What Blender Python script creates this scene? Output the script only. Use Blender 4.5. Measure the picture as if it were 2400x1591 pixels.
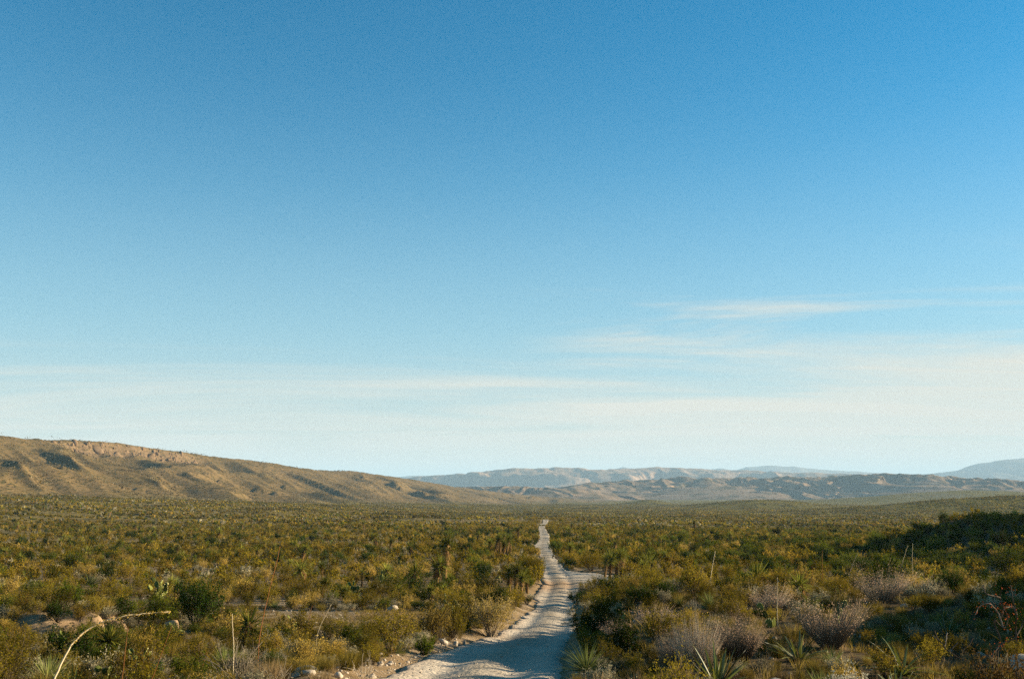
import bpy, math, random
import numpy as np
from mathutils import Vector, Matrix

# ------------------------------------------------------------------ scene, camera, light
for o in list(bpy.data.objects):
    bpy.data.objects.remove(o)
SC = bpy.context.scene
COL = SC.collection
random.seed(7)
RNG = np.random.default_rng(11)

F = 2333.3                     # focal length in photo pixels (35 mm lens)
PITCH = math.atan((1150 - 795.5) / F)
cam_d = bpy.data.cameras.new('camera')
cam_d.sensor_width = 36; cam_d.lens = 35
cam_d.clip_start = 0.1; cam_d.clip_end = 120000
cam = bpy.data.objects.new('camera', cam_d)
cam.rotation_euler = (math.pi / 2 + PITCH, 0, 0)
COL.objects.link(cam)
SC.camera = cam

SUN_AZ = math.radians(76)      # clockwise from the view direction
SUN_EL = math.radians(15)
SUN_STRENGTH = 5.0
SKY_STRENGTH = 0.05
sun_dir = Vector((math.sin(SUN_AZ) * math.cos(SUN_EL), math.cos(SUN_AZ) * math.cos(SUN_EL), math.sin(SUN_EL)))
sd = bpy.data.lights.new('sun', 'SUN')
sd.energy = SUN_STRENGTH; sd.angle = math.radians(0.5); sd.color = (1.0, 0.85, 0.60)
sun = bpy.data.objects.new('sun', sd)
sun.rotation_euler = sun_dir.to_track_quat('Z', 'Y').to_euler()
COL.objects.link(sun)

W = bpy.data.worlds.new('World')
SC.world = W
W.use_nodes = True


class NT:
    """small helper to wire node trees"""
    def __init__(s, tree):
        s.t = tree; tree.nodes.clear()

    def n(s, typ, ins=None, **kw):
        nd = s.t.nodes.new(typ)
        for k, v in kw.items():
            setattr(nd, k, v)
        for k, v in (ins or {}).items():
            sock = nd.inputs[k]
            if isinstance(v, bpy.types.NodeSocket):
                s.t.links.new(v, sock)
            else:
                sock.default_value = v
        return nd

    def math(s, op, a, b=0.0, c=None, clamp=False):
        ins = {0: a, 1: b}
        if c is not None: ins[2] = c
        return s.n('ShaderNodeMath', ins, operation=op, use_clamp=clamp).outputs[0]

    def mix(s, fac, a, b, blend='MIX'):
        nd = s.n('ShaderNodeMix', data_type='RGBA', blend_type=blend)
        for sock, v in ((nd.inputs[0], fac), (nd.inputs[6], a), (nd.inputs[7], b)):
            if isinstance(v, bpy.types.NodeSocket): s.t.links.new(v, sock)
            else: sock.default_value = v if not isinstance(v, tuple) or len(v) == 4 else (*v, 1)
        return nd.outputs[2]

    def ramp(s, fac, lo, hi, a=0.0, b=1.0):
        return s.n('ShaderNodeMapRange', {0: fac, 1: lo, 2: hi, 3: a, 4: b}, interpolation_type='SMOOTHSTEP').outputs[0]

    def noise(s, vec, scale, detail=4, rough=0.55, dist=0.0):
        return s.n('ShaderNodeTexNoise', {'Vector': vec, 'Scale': scale, 'Detail': detail, 'Roughness': rough, 'Distortion': dist}).outputs[0]


def build_world():
    g = NT(W.node_tree)
    sky = g.n('ShaderNodeTexSky', sky_type='NISHITA', sun_disc=False, sun_elevation=SUN_EL, sun_rotation=SUN_AZ,
              altitude=900, air_density=1.0, dust_density=0.6, ozone_density=2.2)
    tc = g.n('ShaderNodeTexCoord').outputs['Generated']
    sep = g.n('ShaderNodeSeparateXYZ', {0: tc})
    x, y, z = sep.outputs
    # richer blue, as on colour film
    blue = g.n('ShaderNodeHueSaturation', {'Hue': 0.486, 'Saturation': 1.54, 'Value': 1.08, 'Color': sky.outputs[0]}).outputs[0]
    # pale aerosol veil thickening towards the horizon
    veil = g.math('MULTIPLY', g.math('POWER', g.ramp(z, 0.50, 0.0), 1.5), 0.86)
    base = g.mix(veil, blue, g.mix(g.ramp(z, 0.17, 0.02), (2.60, 4.05, 4.45), (4.20, 4.30, 3.85)))
    # thin cirrus: directions projected on a high plane, fibres drawn out by two octaves of warped noise
    zz = g.math('ADD', g.math('MAXIMUM', z, 0.0), 0.05)
    px = g.math('DIVIDE', x, zz); py = g.math('DIVIDE', y, zz)
    pv = g.n('ShaderNodeCombineXYZ', {0: px, 1: py, 2: 0.0}).outputs[0]
    mp = g.n('ShaderNodeMapping', {'Vector': pv, 'Rotation': (0, 0, math.radians(-14)), 'Scale': (0.22, 0.40, 1)}).outputs[0]
    n1 = g.noise(mp, 1.1, 8, 0.60, 0.7)
    mp2 = g.n('ShaderNodeMapping', {'Vector': pv, 'Location': (1.35, 0.4, 0), 'Rotation': (0, 0, math.radians(-28)), 'Scale': (0.18, 0.62, 1)}).outputs[0]
    n2 = g.noise(mp2, 1.3, 7, 0.62, 1.1)
    # the bank stands higher on the sunward side
    top = g.math('MULTIPLY_ADD', x, 0.07, 0.135)
    h = g.math('SUBTRACT', top, z)
    thick = g.math('ADD', g.math('MULTIPLY', h, 10.5), g.math('MULTIPLY', g.math('SUBTRACT', n1, 0.5), 4.4))
    dens = g.math('MULTIPLY', g.ramp(thick, -0.25, 1.0), 0.80)
    wisps = g.math('MULTIPLY', g.math('MULTIPLY', g.ramp(n2, 0.46, 0.70), g.ramp(z, 0.24, 0.17)), g.math('MULTIPLY', g.ramp(x, -0.02, 0.15), 0.75))
    dens = g.math('ADD', dens, wisps, clamp=True)
    cloud = (5.3, 5.0, 4.3, 1)
    col = g.mix(dens, base, cloud)
    bg = g.n('ShaderNodeBackground', {'Color': col, 'Strength': SKY_STRENGTH})
    out = g.n('ShaderNodeOutputWorld')
    g.t.links.new(bg.outputs[0], out.inputs[0])


build_world()
vs = SC.view_settings
vs.view_transform = 'Standard'; vs.look = 'None'; vs.exposure = 1.65; vs.gamma = 1.0; vs.use_curve_mapping = False
SC.display_settings.display_device = 'sRGB'
cy = SC.cycles
cy.max_bounces = 5; cy.diffuse_bounces = 2; cy.glossy_bounces = 1; cy.transmission_bounces = 3
cy.volume_bounces = 0; cy.transparent_max_bounces = 4
cy.use_denoising = False
cy.use_adaptive_sampling = False
cy.sample_clamp_indirect = 4.0
cy.caustics_reflective = False; cy.caustics_refractive = False
SC.render.film_transparent = False

# ------------------------------------------------------------------ maths helpers


def hash2(ix, iy, seed):
    h = (ix.astype(np.int64) * 374761393 + iy.astype(np.int64) * 668265263 + seed * 1442695041) & 0x7fffffff
    h = (h ^ (h >> 13)) * 1274126177 & 0x7fffffff
    h = (h ^ (h >> 16)) * 2246822519 & 0x7fffffff
    return ((h ^ (h >> 15)) & 0xffff) / 65535.0


def vnoise(x, y, seed=0):
    x = np.asarray(x, float); y = np.asarray(y, float)
    ix = np.floor(x); iy = np.floor(y)
    fx = x - ix; fy = y - iy
    fx = fx * fx * fx * (fx * (fx * 6 - 15) + 10); fy = fy * fy * fy * (fy * (fy * 6 - 15) + 10)
    a = hash2(ix, iy, seed); b = hash2(ix + 1, iy, seed); c = hash2(ix, iy + 1, seed); d = hash2(ix + 1, iy + 1, seed)
    return (a + (b - a) * fx) * (1 - fy) + (c + (d - c) * fx) * fy


def fbm(x, y, seed=0, octv=4, gain=0.5):
    s = 0; a = 1; t = 0
    for i in range(octv):
        s = s + a * (vnoise(x * 2 ** i + 17.3 * i, y * 2 ** i - 9.1 * i, seed + i) - 0.5); t += a; a *= gain
    return s / t * 2      # about -1..1


def ridged(x, y, seed=0, octv=4, gain=0.5):
    s = 0; a = 1; t = 0
    for i in range(octv):
        s = s + a * (1 - np.abs(2 * vnoise(x * 2 ** i + 5.7 * i, y * 2 ** i + 3.3 * i, seed + i) - 1)); t += a; a *= gain
    return s / t          # 0..1


def sstep(a, b, x):
    t = np.clip((np.asarray(x, float) - a) / (b - a), 0, 1)
    return t * t * (3 - 2 * t)


def ray(px, py):
    """direction of a photo pixel, scaled to unit forward distance"""
    cx = (px - 1200) / F; cyy = -(py - 795.5) / F
    fy = math.cos(PITCH) - cyy * math.sin(PITCH); fz = math.sin(PITCH) + cyy * math.cos(PITCH)
    return cx / fy, fz / fy           # x per metre forward, z per metre forward


# ------------------------------------------------------------------ the lie of the land
ptab = [(18, 1591), (24, 1550), (32, 1510), (45, 1460), (60, 1425), (85, 1375), (130, 1315), (190, 1285), (270, 1261),
        (400, 1240), (520, 1230), (1000, 1207), (2500, 1184), (6000, 1168), (12000, 1161), (40000, 1158)]
pl = [(math.log(2.0), -2.35), (math.log(6), -2.5), (math.log(12), -2.9)] + [(math.log(d), d * ray(1200, y)[1]) for d, y in ptab] + [(math.log(120000), -145)]
_lx = np.linspace(math.log(2.0), math.log(120000), 1200)
_lz = np.interp(_lx, [p[0] for p in pl], [p[1] for p in pl])
_k = np.ones(31) / 31
_lzs = np.convolve(np.pad(_lz, 15, mode='edge'), _k, mode='valid')


def profile(r):
    return np.interp(np.log(np.maximum(r, 2.0)), _lx, _lzs)


def crest(px, py, d):
    rx, rz = ray(px, py)
    return (rx * d, d, rz * d)


HILL = [crest(*p) for p in [(-620, 960, 980), (-300, 990, 1150), (0, 1019, 1350), (120, 1032, 1460), (150, 1029, 1500), (240, 1035, 1600),
                            (320, 1044, 1700), (400, 1056, 1790), (480, 1067, 1900), (560, 1076, 2040), (640, 1085, 2200),
                            (740, 1101, 2400), (770, 1101, 2460), (800, 1101, 2500), (850, 1107, 2650), (900, 1114, 2800),
                            (1040, 1135, 3300), (1150, 1151, 3700), (1260, 1163, 4300)]]
HP = np.array(HILL)


def poly_near(P, x, y):
    """nearest point on a polyline: arc length s, signed side distance t (positive to the right of travel), height"""
    best = np.full(x.shape, 1e18); S = np.zeros(x.shape); T = np.zeros(x.shape); Z = np.zeros(x.shape)
    acc = 0.0
    for i in range(len(P) - 1):
        ax, ay, az = P[i]; bx, by, bz = P[i + 1]
        dx, dy = bx - ax, by - ay; L = math.hypot(dx, dy)
        u = np.clip(((x - ax) * dx + (y - ay) * dy) / (L * L), 0, 1)
        qx = x - (ax + u * dx); qy = y - (ay + u * dy)
        d2 = qx * qx + qy * qy
        m = d2 < best
        side = (x - ax) * dy - (y - ay) * dx
        best = np.where(m, d2, best); S = np.where(m, acc + u * L, S)
        T = np.where(m, np.sign(side) * np.sqrt(d2), T); Z = np.where(m, az + u * (bz - az), Z)
        acc += L
    return S, T, Z


_hs = np.concatenate([[0], np.cumsum(np.hypot(*(HP[1:, :2] - HP[:-1, :2]).T))])


def hill_s(i):
    return _hs[i]


def base0(x, y):
    r = np.sqrt(x * x + y * y)
    z = profile(r)
    z = z + 0.046 * np.maximum(0, -x - 10) * sstep(150, 950, r) * (1 - sstep(3500, 6000, r))
    # gentle undulation of the flats
    z = z + 0.35 * fbm(x / 22, y / 22, 3, 3) * sstep(25, 90, r) + 1.1 * fbm(x / 90, y / 90, 5, 3) * sstep(120, 420, r)
    z = z + 3.6 * fbm(x / 420, y / 260, 8, 4) * sstep(500, 1500, r)
    return z


def hill_add(x, y, zb):
    S, T, Z = poly_near(HP, x, y)
    Wf = 400.0 + 60 * fbm(S / 300, T * 0, 21, 2)
    u = np.abs(T) / np.where(T > 0, Wf, 320.0)
    g = np.clip(1 - u, 0, 1) ** 1.45
    amp = np.maximum(Z - zb, 0)
    endf = 1 - sstep(_hs[-1] - 350, _hs[-1] - 20, S) * 0.6
    h = amp * g
    # gullies running obliquely down the flank
    mid = np.clip(u, 0, 1) * np.clip(1 - u, 0, 1) * 4
    wob = 60 * fbm(x / 260, y / 260, 31, 3)
    gl = ridged((S + 0.95 * T + wob) / 105.0, T / 420.0, 41, 2)
    h = h + (gl - 0.66) * 24 * mid * np.clip(amp / 70, 0, 1) * endf
    gl2 = ridged((S + 0.8 * T + wob * 0.6) / 52.0, T / 300.0, 47, 2)
    h = h + (gl2 - 0.62) * 12 * np.minimum(mid, 0.7) * np.clip(amp / 60, 0, 1)
    h = h + 2.6 * fbm(x / 40, y / 40, 51, 3) * np.clip(amp / 30, 0, 1) * np.clip(1.2 - u, 0, 1)
    # the pale bluff under the crest
    cm = sstep(hill_s(3) - 60, hill_s(4) + 10, S) * (1 - sstep(hill_s(7) - 20, hill_s(8) + 20, S))
    lip = 16 + 12 * fbm(S / 42, T * 0, 61, 4)
    drop = sstep(lip, lip + 12, T)
    gone = 1 - sstep(70, 190, T)
    h = h - cm * 15 * drop * gone * (0.75 + 0.5 * vnoise(S / 33, T * 0, 66))
    h = h + cm * 10 * (ridged(S / 20, T / 40, 67, 3) - 0.55) * drop * (1 - sstep(30, 60, T))
    rock = cm * sstep(lip - 3, lip + 3, T) * (1 - sstep(lip + 14, lip + 34, T))
    return np.where(u < 1.25, h, 0), np.clip(1.15 - u, 0, 1) * np.clip(amp / 22, 0, 1), rock


def bump(x, y, cx, cy_, a, sx, sy):
    return a * np.exp(-0.5 * (((x - cx) / sx) ** 2 + ((y - cy_) / sy) ** 2))


GULLY = np.array([(-34, 34, 0), (-25, 37.5, 0), (-20.2, 40.5, 0), (-18.6, 44, 0), (-17.2, 48, 0), (-14.2, 49.5, 0), (-11.5, 50.5, 0), (-8, 51, 0)], float)


def gully(x, y):
    """distance to the left of the gully's line, and how strongly it is cut there"""
    S, T, _ = poly_near(GULLY, np.asarray(x, float), np.asarray(y, float))
    near = (1 - sstep(10, 12, np.abs(T))) * (1 - sstep(24, 28, S)) * (0.15 + 0.85 * sstep(0.30, 0.52, vnoise(S / 4.2, S * 0, 97)))
    return -T + 0.5 * np.sin(S * 1.3) + 0.35 * np.sin(S * 3.1) + 0.5 * fbm(x / 0.8, y / 0.8, 98, 3), near


def local_forms(x, y):
    z = 0.0
    # the shelf beside the road: the ground stays level while the road drops away
    e = x - road_x(y)
    shelf = np.clip(-2.72 - 0.012 * y + 0.02 * np.clip(x - 5, 0, 12) + 0.22 * fbm(x / 4, y / 4, 73, 3) - profile(np.sqrt(x * x + y * y)), -0.3, 3)
    z = z + shelf * sstep(1.6, 3.8, e) * sstep(6, 12, y) * (1 - sstep(31, 47, y + 0.25 * x)) * (1 - sstep(24, 40, x))
    z = z + bump(x, y, 24.5, 25, 4.9, 4.1, 6.0)                  # unseen slope added out of view to shade the foreground
    # shaded hill to the side of the flat
    ridge_x = 67 + 0.10 * (y - 130)
    s = np.where(x < ridge_x, 10.5, 60)
    hz = 5.3 * np.exp(-0.5 * ((x - ridge_x) / s) ** 2) * np.exp(-0.5 * ((y - 138) / 27.0) ** 2)
    z = z + hz * (1 + 0.34 * fbm(x / 8, y / 8, 71, 4))
    z = z + bump(x, y, 106, 134, 17, 13, 30)                   # the higher shoulder behind it
    # far low swells with a shaded flank
    z = z + bump(x, y, 640, 1250, 22, 130, 90) + bump(x, y, 470, 1900, 16, 90, 80) + bump(x, y, 350, 2600, 15, 42, 60)
    z = z + bump(x, y, 1500, 3300, 42, 300, 200)
    # dry gullies on the flats
    for (gx, gy, L, dep) in ((-45, 640, 60, 3.6), (-150, 1050, 90, 4.5), (-250, 420, 60, 2.0), (-175, 520, 70, 1.8)):
        z = z - bump(x, y, gx, gy + 6 * np.sin(x / 25), dep, L, 9 + gy / 120)
        z = z + bump(x, y, gx + 12, gy - 22 + 6 * np.sin(x / 25), dep * 0.7, L, 12)
    # gully with a cut bank, close by
    t, gm = gully(x, y)
    cut = np.where(t > 0, np.clip(1 - t / 1.0, 0, 1), np.exp(-0.5 * (t / 1.7) ** 2))
    z = z - 1.5 * cut * gm * (0.75 + 0.5 * vnoise(x / 1.1, y / 1.1, 91))
    z = z + 0.8 * gm * sstep(0.3, 2.0, t) * (1 - sstep(4, 11, t)) - 0.5 * gm * sstep(-9, -4, t) * (1 - sstep(-2, 0, t))
    return z


# ------------------------------------------------------------------ the road
RT = [(1092, 1591, 18), (1140, 1545, 25), (1196, 1505, 33), (1258, 1480, 39), (1282, 1455, 46.5), (1290, 1432, 57), (1303, 1400, 72), (1316, 1368, 90), (1294, 1332, 116),
      (1281, 1300, 155), (1270, 1285, 190), (1271, 1275, 220), (1277, 1260, 270), (1273, 1250, 330), (1269, 1240, 400),
      (1268, 1232, 500), (1280, 1224, 640), (1340, 1213, 860)]
rp = [(-3.6, 3.0), (-3.0, 9.0)] + [(ray(p[0], p[1])[0] * p[2], p[2]) for p in RT]
RY = np.array([p[1] for p in rp]); RX = np.array([p[0] for p in rp])
_ys = np.concatenate([np.arange(3, 130, 0.25), np.arange(130, 860, 1.0)])
_xs = np.interp(np.log(_ys), np.log(RY), RX)
for _ in range(3):
    _xp = np.pad(_xs, 12, mode='edge'); _xs = np.convolve(_xp, np.ones(25) / 25, mode='valid')


def road_x(y):
    return np.interp(y, _ys, _xs)


def road_half(y):
    y = np.asarray(y, float); w = np.interp(y, [18, 26, 38, 60, 80, 104, 122, 150, 190, 230, 300], [1.7, 1.75, 1.5, 1.35, 1.7, 1.6, 1.1, 1.2, 1.9, 1.5, 1.5]) + 0.2 * fbm(y / 5, y * 0, 101, 2) + 0.28 * fbm(y / 11, y * 0, 107, 2) * sstep(40, 60, y)
    return w


def spur(y):      # turn-out on the right at the junction
    return 4.4 * np.exp(-0.5 * ((np.asarray(y, float) - 97) / 6.0) ** 2)


def road_d(x, y):
    """signed distance outside the road's edge (negative inside)"""
    c = road_x(y); hw = road_half(y)
    return np.where(x < c, c - hw - x, x - c - hw - spur(y)) + np.where(y > 855, y - 855, 0)


def terrain(x, y, with_road=True):
    x = np.asarray(x, float); y = np.asarray(y, float)
    zb = base0(x, y)
    h, hm, rk = hill_add(x, y, zb)
    z = zb + h + local_forms(x, y)
    if with_road:
        d = road_d(x, y)
        cxr = road_x(y)
        zc = base0(cxr, y) + local_forms(cxr, y)
        k = (1 - sstep(-0.2, 2.2, d)) * sstep(2, 4, y) * (1 - sstep(840, 858, y))
        z = z * (1 - k) + (zc - 0.16) * k
        # graded berm along the edges
        z = z + 0.26 * np.exp(-0.5 * ((d - 0.75) / 0.42) ** 2) * (0.4 + 0.9 * vnoise(x / 1.4, y / 1.4, 111)) * sstep(2, 4, y) * (1 - sstep(120, 160, y))
    return z


def tz(x, y):
    return float(terrain(np.array([x]), np.array([y]))[0])


def ground_at(px, py, dmin=8.0, dmax=900.0):
    """the point of the ground seen at a photo pixel"""
    rx, rz = ray(px, py)
    d = np.exp(np.linspace(math.log(dmin), math.log(dmax), 900))
    z = terrain(rx * d, d)
    below = np.nonzero(rz * d < z)[0]
    i = int(below[0]) if len(below) else len(d) - 1
    return rx * d[i], float(d[i]), float(z[i])


def at_depth(px, d):
    x = ray(px, 1300)[0] * d
    return x, d, tz(x, d)


# ------------------------------------------------------------------ mesh building


class MB:
    def __init__(s):
        s.v = []; s.f = []; s.m = []; s.t = []; s.n = 0

    def add(s, v, f, mat=0, tint=0.5):
        v = np.asarray(v, np.float32).reshape(-1, 3); f = np.asarray(f, np.int32).reshape(-1, 3)
        s.v.append(v); s.f.append(f + s.n); s.m.append(np.full(len(f), mat, np.int32))
        s.t.append(np.broadcast_to(np.asarray(tint, np.float32), (len(v),)).copy())
        s.n += len(v)

    def join(s, o, mat_shift=0, M=None, tint=None):
        if not o.v: return
        v = np.concatenate(o.v); f = np.concatenate(o.f); m = np.concatenate(o.m); t = np.concatenate(o.t)
        if M is not None:
            v = v @ M[:3, :3].T + M[:3, 3]
        if tint is not None: t = t * 0.5 + tint * 0.5
        s.v.append(v.astype(np.float32)); s.f.append(f + s.n); s.m.append(m + mat_shift); s.t.append(t); s.n += len(v)

    def mesh(s, name, mats, smooth=False):
        me = bpy.data.meshes.new(name)
        v = np.concatenate(s.v); f = np.concatenate(s.f); m = np.concatenate(s.m); t = np.concatenate(s.t)
        me.vertices.add(len(v)); me.vertices.foreach_set('co', v.ravel())
        me.loops.add(len(f) * 3); me.loops.foreach_set('vertex_index', f.ravel())
        me.polygons.add(len(f)); me.polygons.foreach_set('loop_start', np.arange(0, len(f) * 3, 3, dtype=np.int32))
        for mt in mats: me.materials.append(mt)
        me.polygons.foreach_set('material_index', m)
        if smooth: me.polygons.foreach_set('use_smooth', np.ones(len(f), bool))
        a = me.attributes.new('tint', 'FLOAT', 'POINT'); a.data.foreach_set('value', t)
        me.update(calc_edges=True)
        return me


def grid_mesh(name, X, Y, Z, mats, attrs=None, matidx=None, smooth=True, keep=None):
    R, C = X.shape
    v = np.stack([X, Y, Z], -1).reshape(-1, 3).astype(np.float32)
    i = np.arange(R * C).reshape(R, C)
    q = np.stack([i[:-1, :-1], i[:-1, 1:], i[1:, 1:], i[1:, :-1]], -1).reshape(-1, 4)
    if keep is not None:
        q = q[keep.ravel()]
        used = np.unique(q)
        rem = np.full(R * C, -1); rem[used] = np.arange(len(used)); q = rem[q]; v = v[used]
        attrs = {k: a.ravel()[used] for k, a in (attrs or {}).items()}
    me = bpy.data.meshes.new(name)
    me.vertices.add(len(v)); me.vertices.foreach_set('co', v.ravel())
    me.loops.add(len(q) * 4); me.loops.foreach_set('vertex_index', q.ravel().astype(np.int32))
    me.polygons.add(len(q)); me.polygons.foreach_set('loop_start', np.arange(0, len(q) * 4, 4, dtype=np.int32))
    if smooth: me.polygons.foreach_set('use_smooth', np.ones(len(q), bool))
    for m in mats: me.materials.append(m)
    for k, a in (attrs or {}).items():
        at = me.attributes.new(k, 'FLOAT', 'POINT'); at.data.foreach_set('value', np.asarray(a, np.float32).ravel())
    me.update(calc_edges=True)
    return me


def link(name, data, parent=None, loc=None, rot=None, scale=None):
    o = bpy.data.objects.new(name, data)
    COL.objects.link(o)
    if parent is not None: o.parent = parent
    if loc is not None: o.location = loc
    if rot is not None: o.rotation_euler = rot
    if scale is not None: o.scale = (scale,) * 3 if np.isscalar(scale) else scale
    return o


def tag(o, label=None, cat=None, group=None, kind=None):
    if label: o['label'] = label
    if cat: o['category'] = cat
    if group: o['group'] = group
    if kind: o['kind'] = kind
    return o


# ------------------------------------------------------------------ materials


def new_mat(name):
    m = bpy.data.materials.new(name); m.use_nodes = True
    return m, NT(m.node_tree)


def leaf_mat(name, a, b, trans=0.3, c=None, rough=0.7):
    """foliage: two leaf colours mixed per plant and per leaf"""
    m, g = new_mat(name)
    oi = g.n('ShaderNodeObjectInfo')
    rnd = oi.outputs['Random']
    tint = g.n('ShaderNodeAttribute', attribute_name='tint').outputs['Fac']
    big = g.noise(oi.outputs['Location'], 0.035, 2, 0.5)
    f = g.math('ADD', g.math('MULTIPLY', rnd, 0.55), g.math('ADD', g.math('MULTIPLY', tint, 0.45), g.math('MULTIPLY_ADD', big, 0.9, -0.45)), clamp=True)
    col = g.mix(f, a, b)
    if c is not None:
        f2 = g.ramp(g.math('FRACT', g.math('ADD', g.math('MULTIPLY', rnd, 7.31), g.math('MULTIPLY', tint, 0.25))), 0.72, 0.95)
        col = g.mix(f2, col, c)
    br = g.math('MULTIPLY', g.math('MULTIPLY_ADD', g.math('FRACT', g.math('MULTIPLY', rnd, 5.3)), 1.05, 0.50), g.math('MULTIPLY_ADD', g.math('FRACT', g.math('MULTIPLY', tint, 3.7)), 0.6, 0.7))
    col = g.mix(1.0, col, g.n('ShaderNodeCombineXYZ', {0: br, 1: br, 2: br}).outputs[0], 'MULTIPLY')
    d = g.n('ShaderNodeBsdfDiffuse', {'Color': col})
    sh = d.outputs[0]
    if trans > 0:
        t = g.n('ShaderNodeBsdfTranslucent', {'Color': col})
        sh = g.n('ShaderNodeMixShader', {0: trans, 1: d.outputs[0], 2: t.outputs[0]}).outputs[0]
    if rough < 0.6:
        gl = g.n('ShaderNodeBsdfGlossy', {'Color': (0.9, 0.9, 0.9, 1), 'Roughness': rough})
        sh = g.n('ShaderNodeMixShader', {0: 0.06, 1: sh, 2: gl.outputs[0]}).outputs[0]
    out = g.n('ShaderNodeOutputMaterial'); g.t.links.new(sh, out.inputs[0])
    return m


def rock_mat(name, a, b, scale=2.0, bump_s=0.4):
    m, g = new_mat(name)
    p = g.n('ShaderNodeNewGeometry').outputs['Position']
    n = g.noise(p, scale, 6, 0.6); n2 = g.noise(p, scale * 7, 4, 0.6)
    col = g.mix(g.ramp(n, 0.35, 0.7), a, b)
    v = g.math('MULTIPLY_ADD', n2, 0.6, 0.7)
    col = g.mix(1.0, col, g.n('ShaderNodeCombineXYZ', {0: v, 1: v, 2: v}).outputs[0], 'MULTIPLY')
    bp = g.n('ShaderNodeBump', {'Strength': bump_s, 'Distance': 0.04, 'Height': n2})
    d = g.n('ShaderNodeBsdfDiffuse', {'Color': col, 'Normal': bp.outputs[0]})
    out = g.n('ShaderNodeOutputMaterial'); g.t.links.new(d.outputs[0], out.inputs[0])
    return m


def soil_mat():
    m, g = new_mat('desert_soil')
    p = g.n('ShaderNodeNewGeometry').outputs['Position']
    big = g.noise(p, 0.06, 4, 0.55); mid = g.noise(p, 0.9, 5, 0.6); fine = g.noise(p, 14.0, 5, 0.7)
    cover = g.n('ShaderNodeAttribute', attribute_name='cover').outputs['Fac']
    hill = g.n('ShaderNodeAttribute', attribute_name='hill').outputs['Fac']
    rock = g.n('ShaderNodeAttribute', attribute_name='rock').outputs['Fac']
    bare = g.n('ShaderNodeAttribute', attribute_name='bare').outputs['Fac']
    s1 = g.mix(g.ramp(big, 0.35, 0.65), (0.215, 0.150, 0.085), (0.255, 0.190, 0.118))
    s1 = g.mix(g.ramp(mid, 0.4, 0.75), s1, (0.120, 0.082, 0.036))              # litter and dead grass
    dark = g.n('ShaderNodeAttribute', attribute_name='shade_soil').outputs['Fac']
    s1 = g.mix(dark, s1, g.mix(g.ramp(mid, 0.3, 0.7), (0.060, 0.043, 0.026), (0.110, 0.078, 0.045)))  # dark brown soil, with shade painted into its colour
    s1 = g.mix(bare, s1, g.mix(g.ramp(mid, 0.35, 0.6), (0.30, 0.20, 0.115), (0.20, 0.130, 0.072)))                                # fresh cut earth
    # far vegetation too small to build: scrub dots over the soil
    pd = g.n('ShaderNodeMapping', {'Vector': p, 'Scale': (1, 0.7, 1)}).outputs[0]
    dots = g.noise(pd, 0.16, 5, 0.72)
    dots2 = g.noise(pd, 0.035, 4, 0.6)
    patch = g.noise(pd, 0.004, 5, 0.6)
    scrub = g.mix(g.ramp(dots2, 0.35, 0.7), (0.135, 0.105, 0.014), (0.180, 0.135, 0.030))
    scrub = g.mix(g.ramp(patch, 0.45, 0.65), scrub, (0.166, 0.130, 0.058))
    far = g.mix(g.ramp(dots, 0.50, 0.60), scrub, (0.050, 0.048, 0.013))
    far = g.mix(g.math('MULTIPLY', g.ramp(dots2, 0.62, 0.72), 0.5), far, (0.216, 0.169, 0.108))
    col = g.mix(cover, s1, far)
    # the grassy hill
    hs = g.mix(g.ramp(g.noise(pd, 0.010, 4, 0.6), 0.38, 0.66), (0.185, 0.121, 0.052), (0.128, 0.087, 0.036))
    hs = g.mix(g.ramp(dots, 0.50, 0.62), hs, (0.061, 0.052, 0.019))
    hs = g.mix(g.math('MULTIPLY', g.ramp(g.noise(pd, 0.3, 3, 0.6), 0.60, 0.75), 0.6), hs, (0.238, 0.180, 0.108))
    col = g.mix(hill, col, hs)
    strata = g.noise(g.n('ShaderNodeMapping', {'Vector': p, 'Scale': (0.05, 0.05, 0.35)}).outputs[0], 1.0, 5, 0.65)
    rk = g.mix(g.ramp(strata, 0.35, 0.65), (0.175, 0.117, 0.064), (0.125, 0.082, 0.044))
    rk = g.mix(g.ramp(dots, 0.52, 0.6), rk, (0.072, 0.054, 0.025))
    col = g.mix(rock, col, rk)
    v = g.math('MULTIPLY_ADD', fine, 0.7, 0.65)
    col = g.mix(1.0, col, g.n('ShaderNodeCombineXYZ', {0: v, 1: v, 2: v}).outputs[0], 'MULTIPLY')
    hgt = g.math('ADD', g.math('MULTIPLY', fine, 0.05), g.math('MULTIPLY', g.math('MULTIPLY', dots, cover), 2.2))
    bp = g.n('ShaderNodeBump', {'Strength': 0.8, 'Distance': 1.0, 'Height': hgt})
    d = g.n('ShaderNodeBsdfDiffuse', {'Color': col, 'Normal': bp.outputs[0]})
    out = g.n('ShaderNodeOutputMaterial'); g.t.links.new(d.outputs[0], out.inputs[0])
    return m


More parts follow.
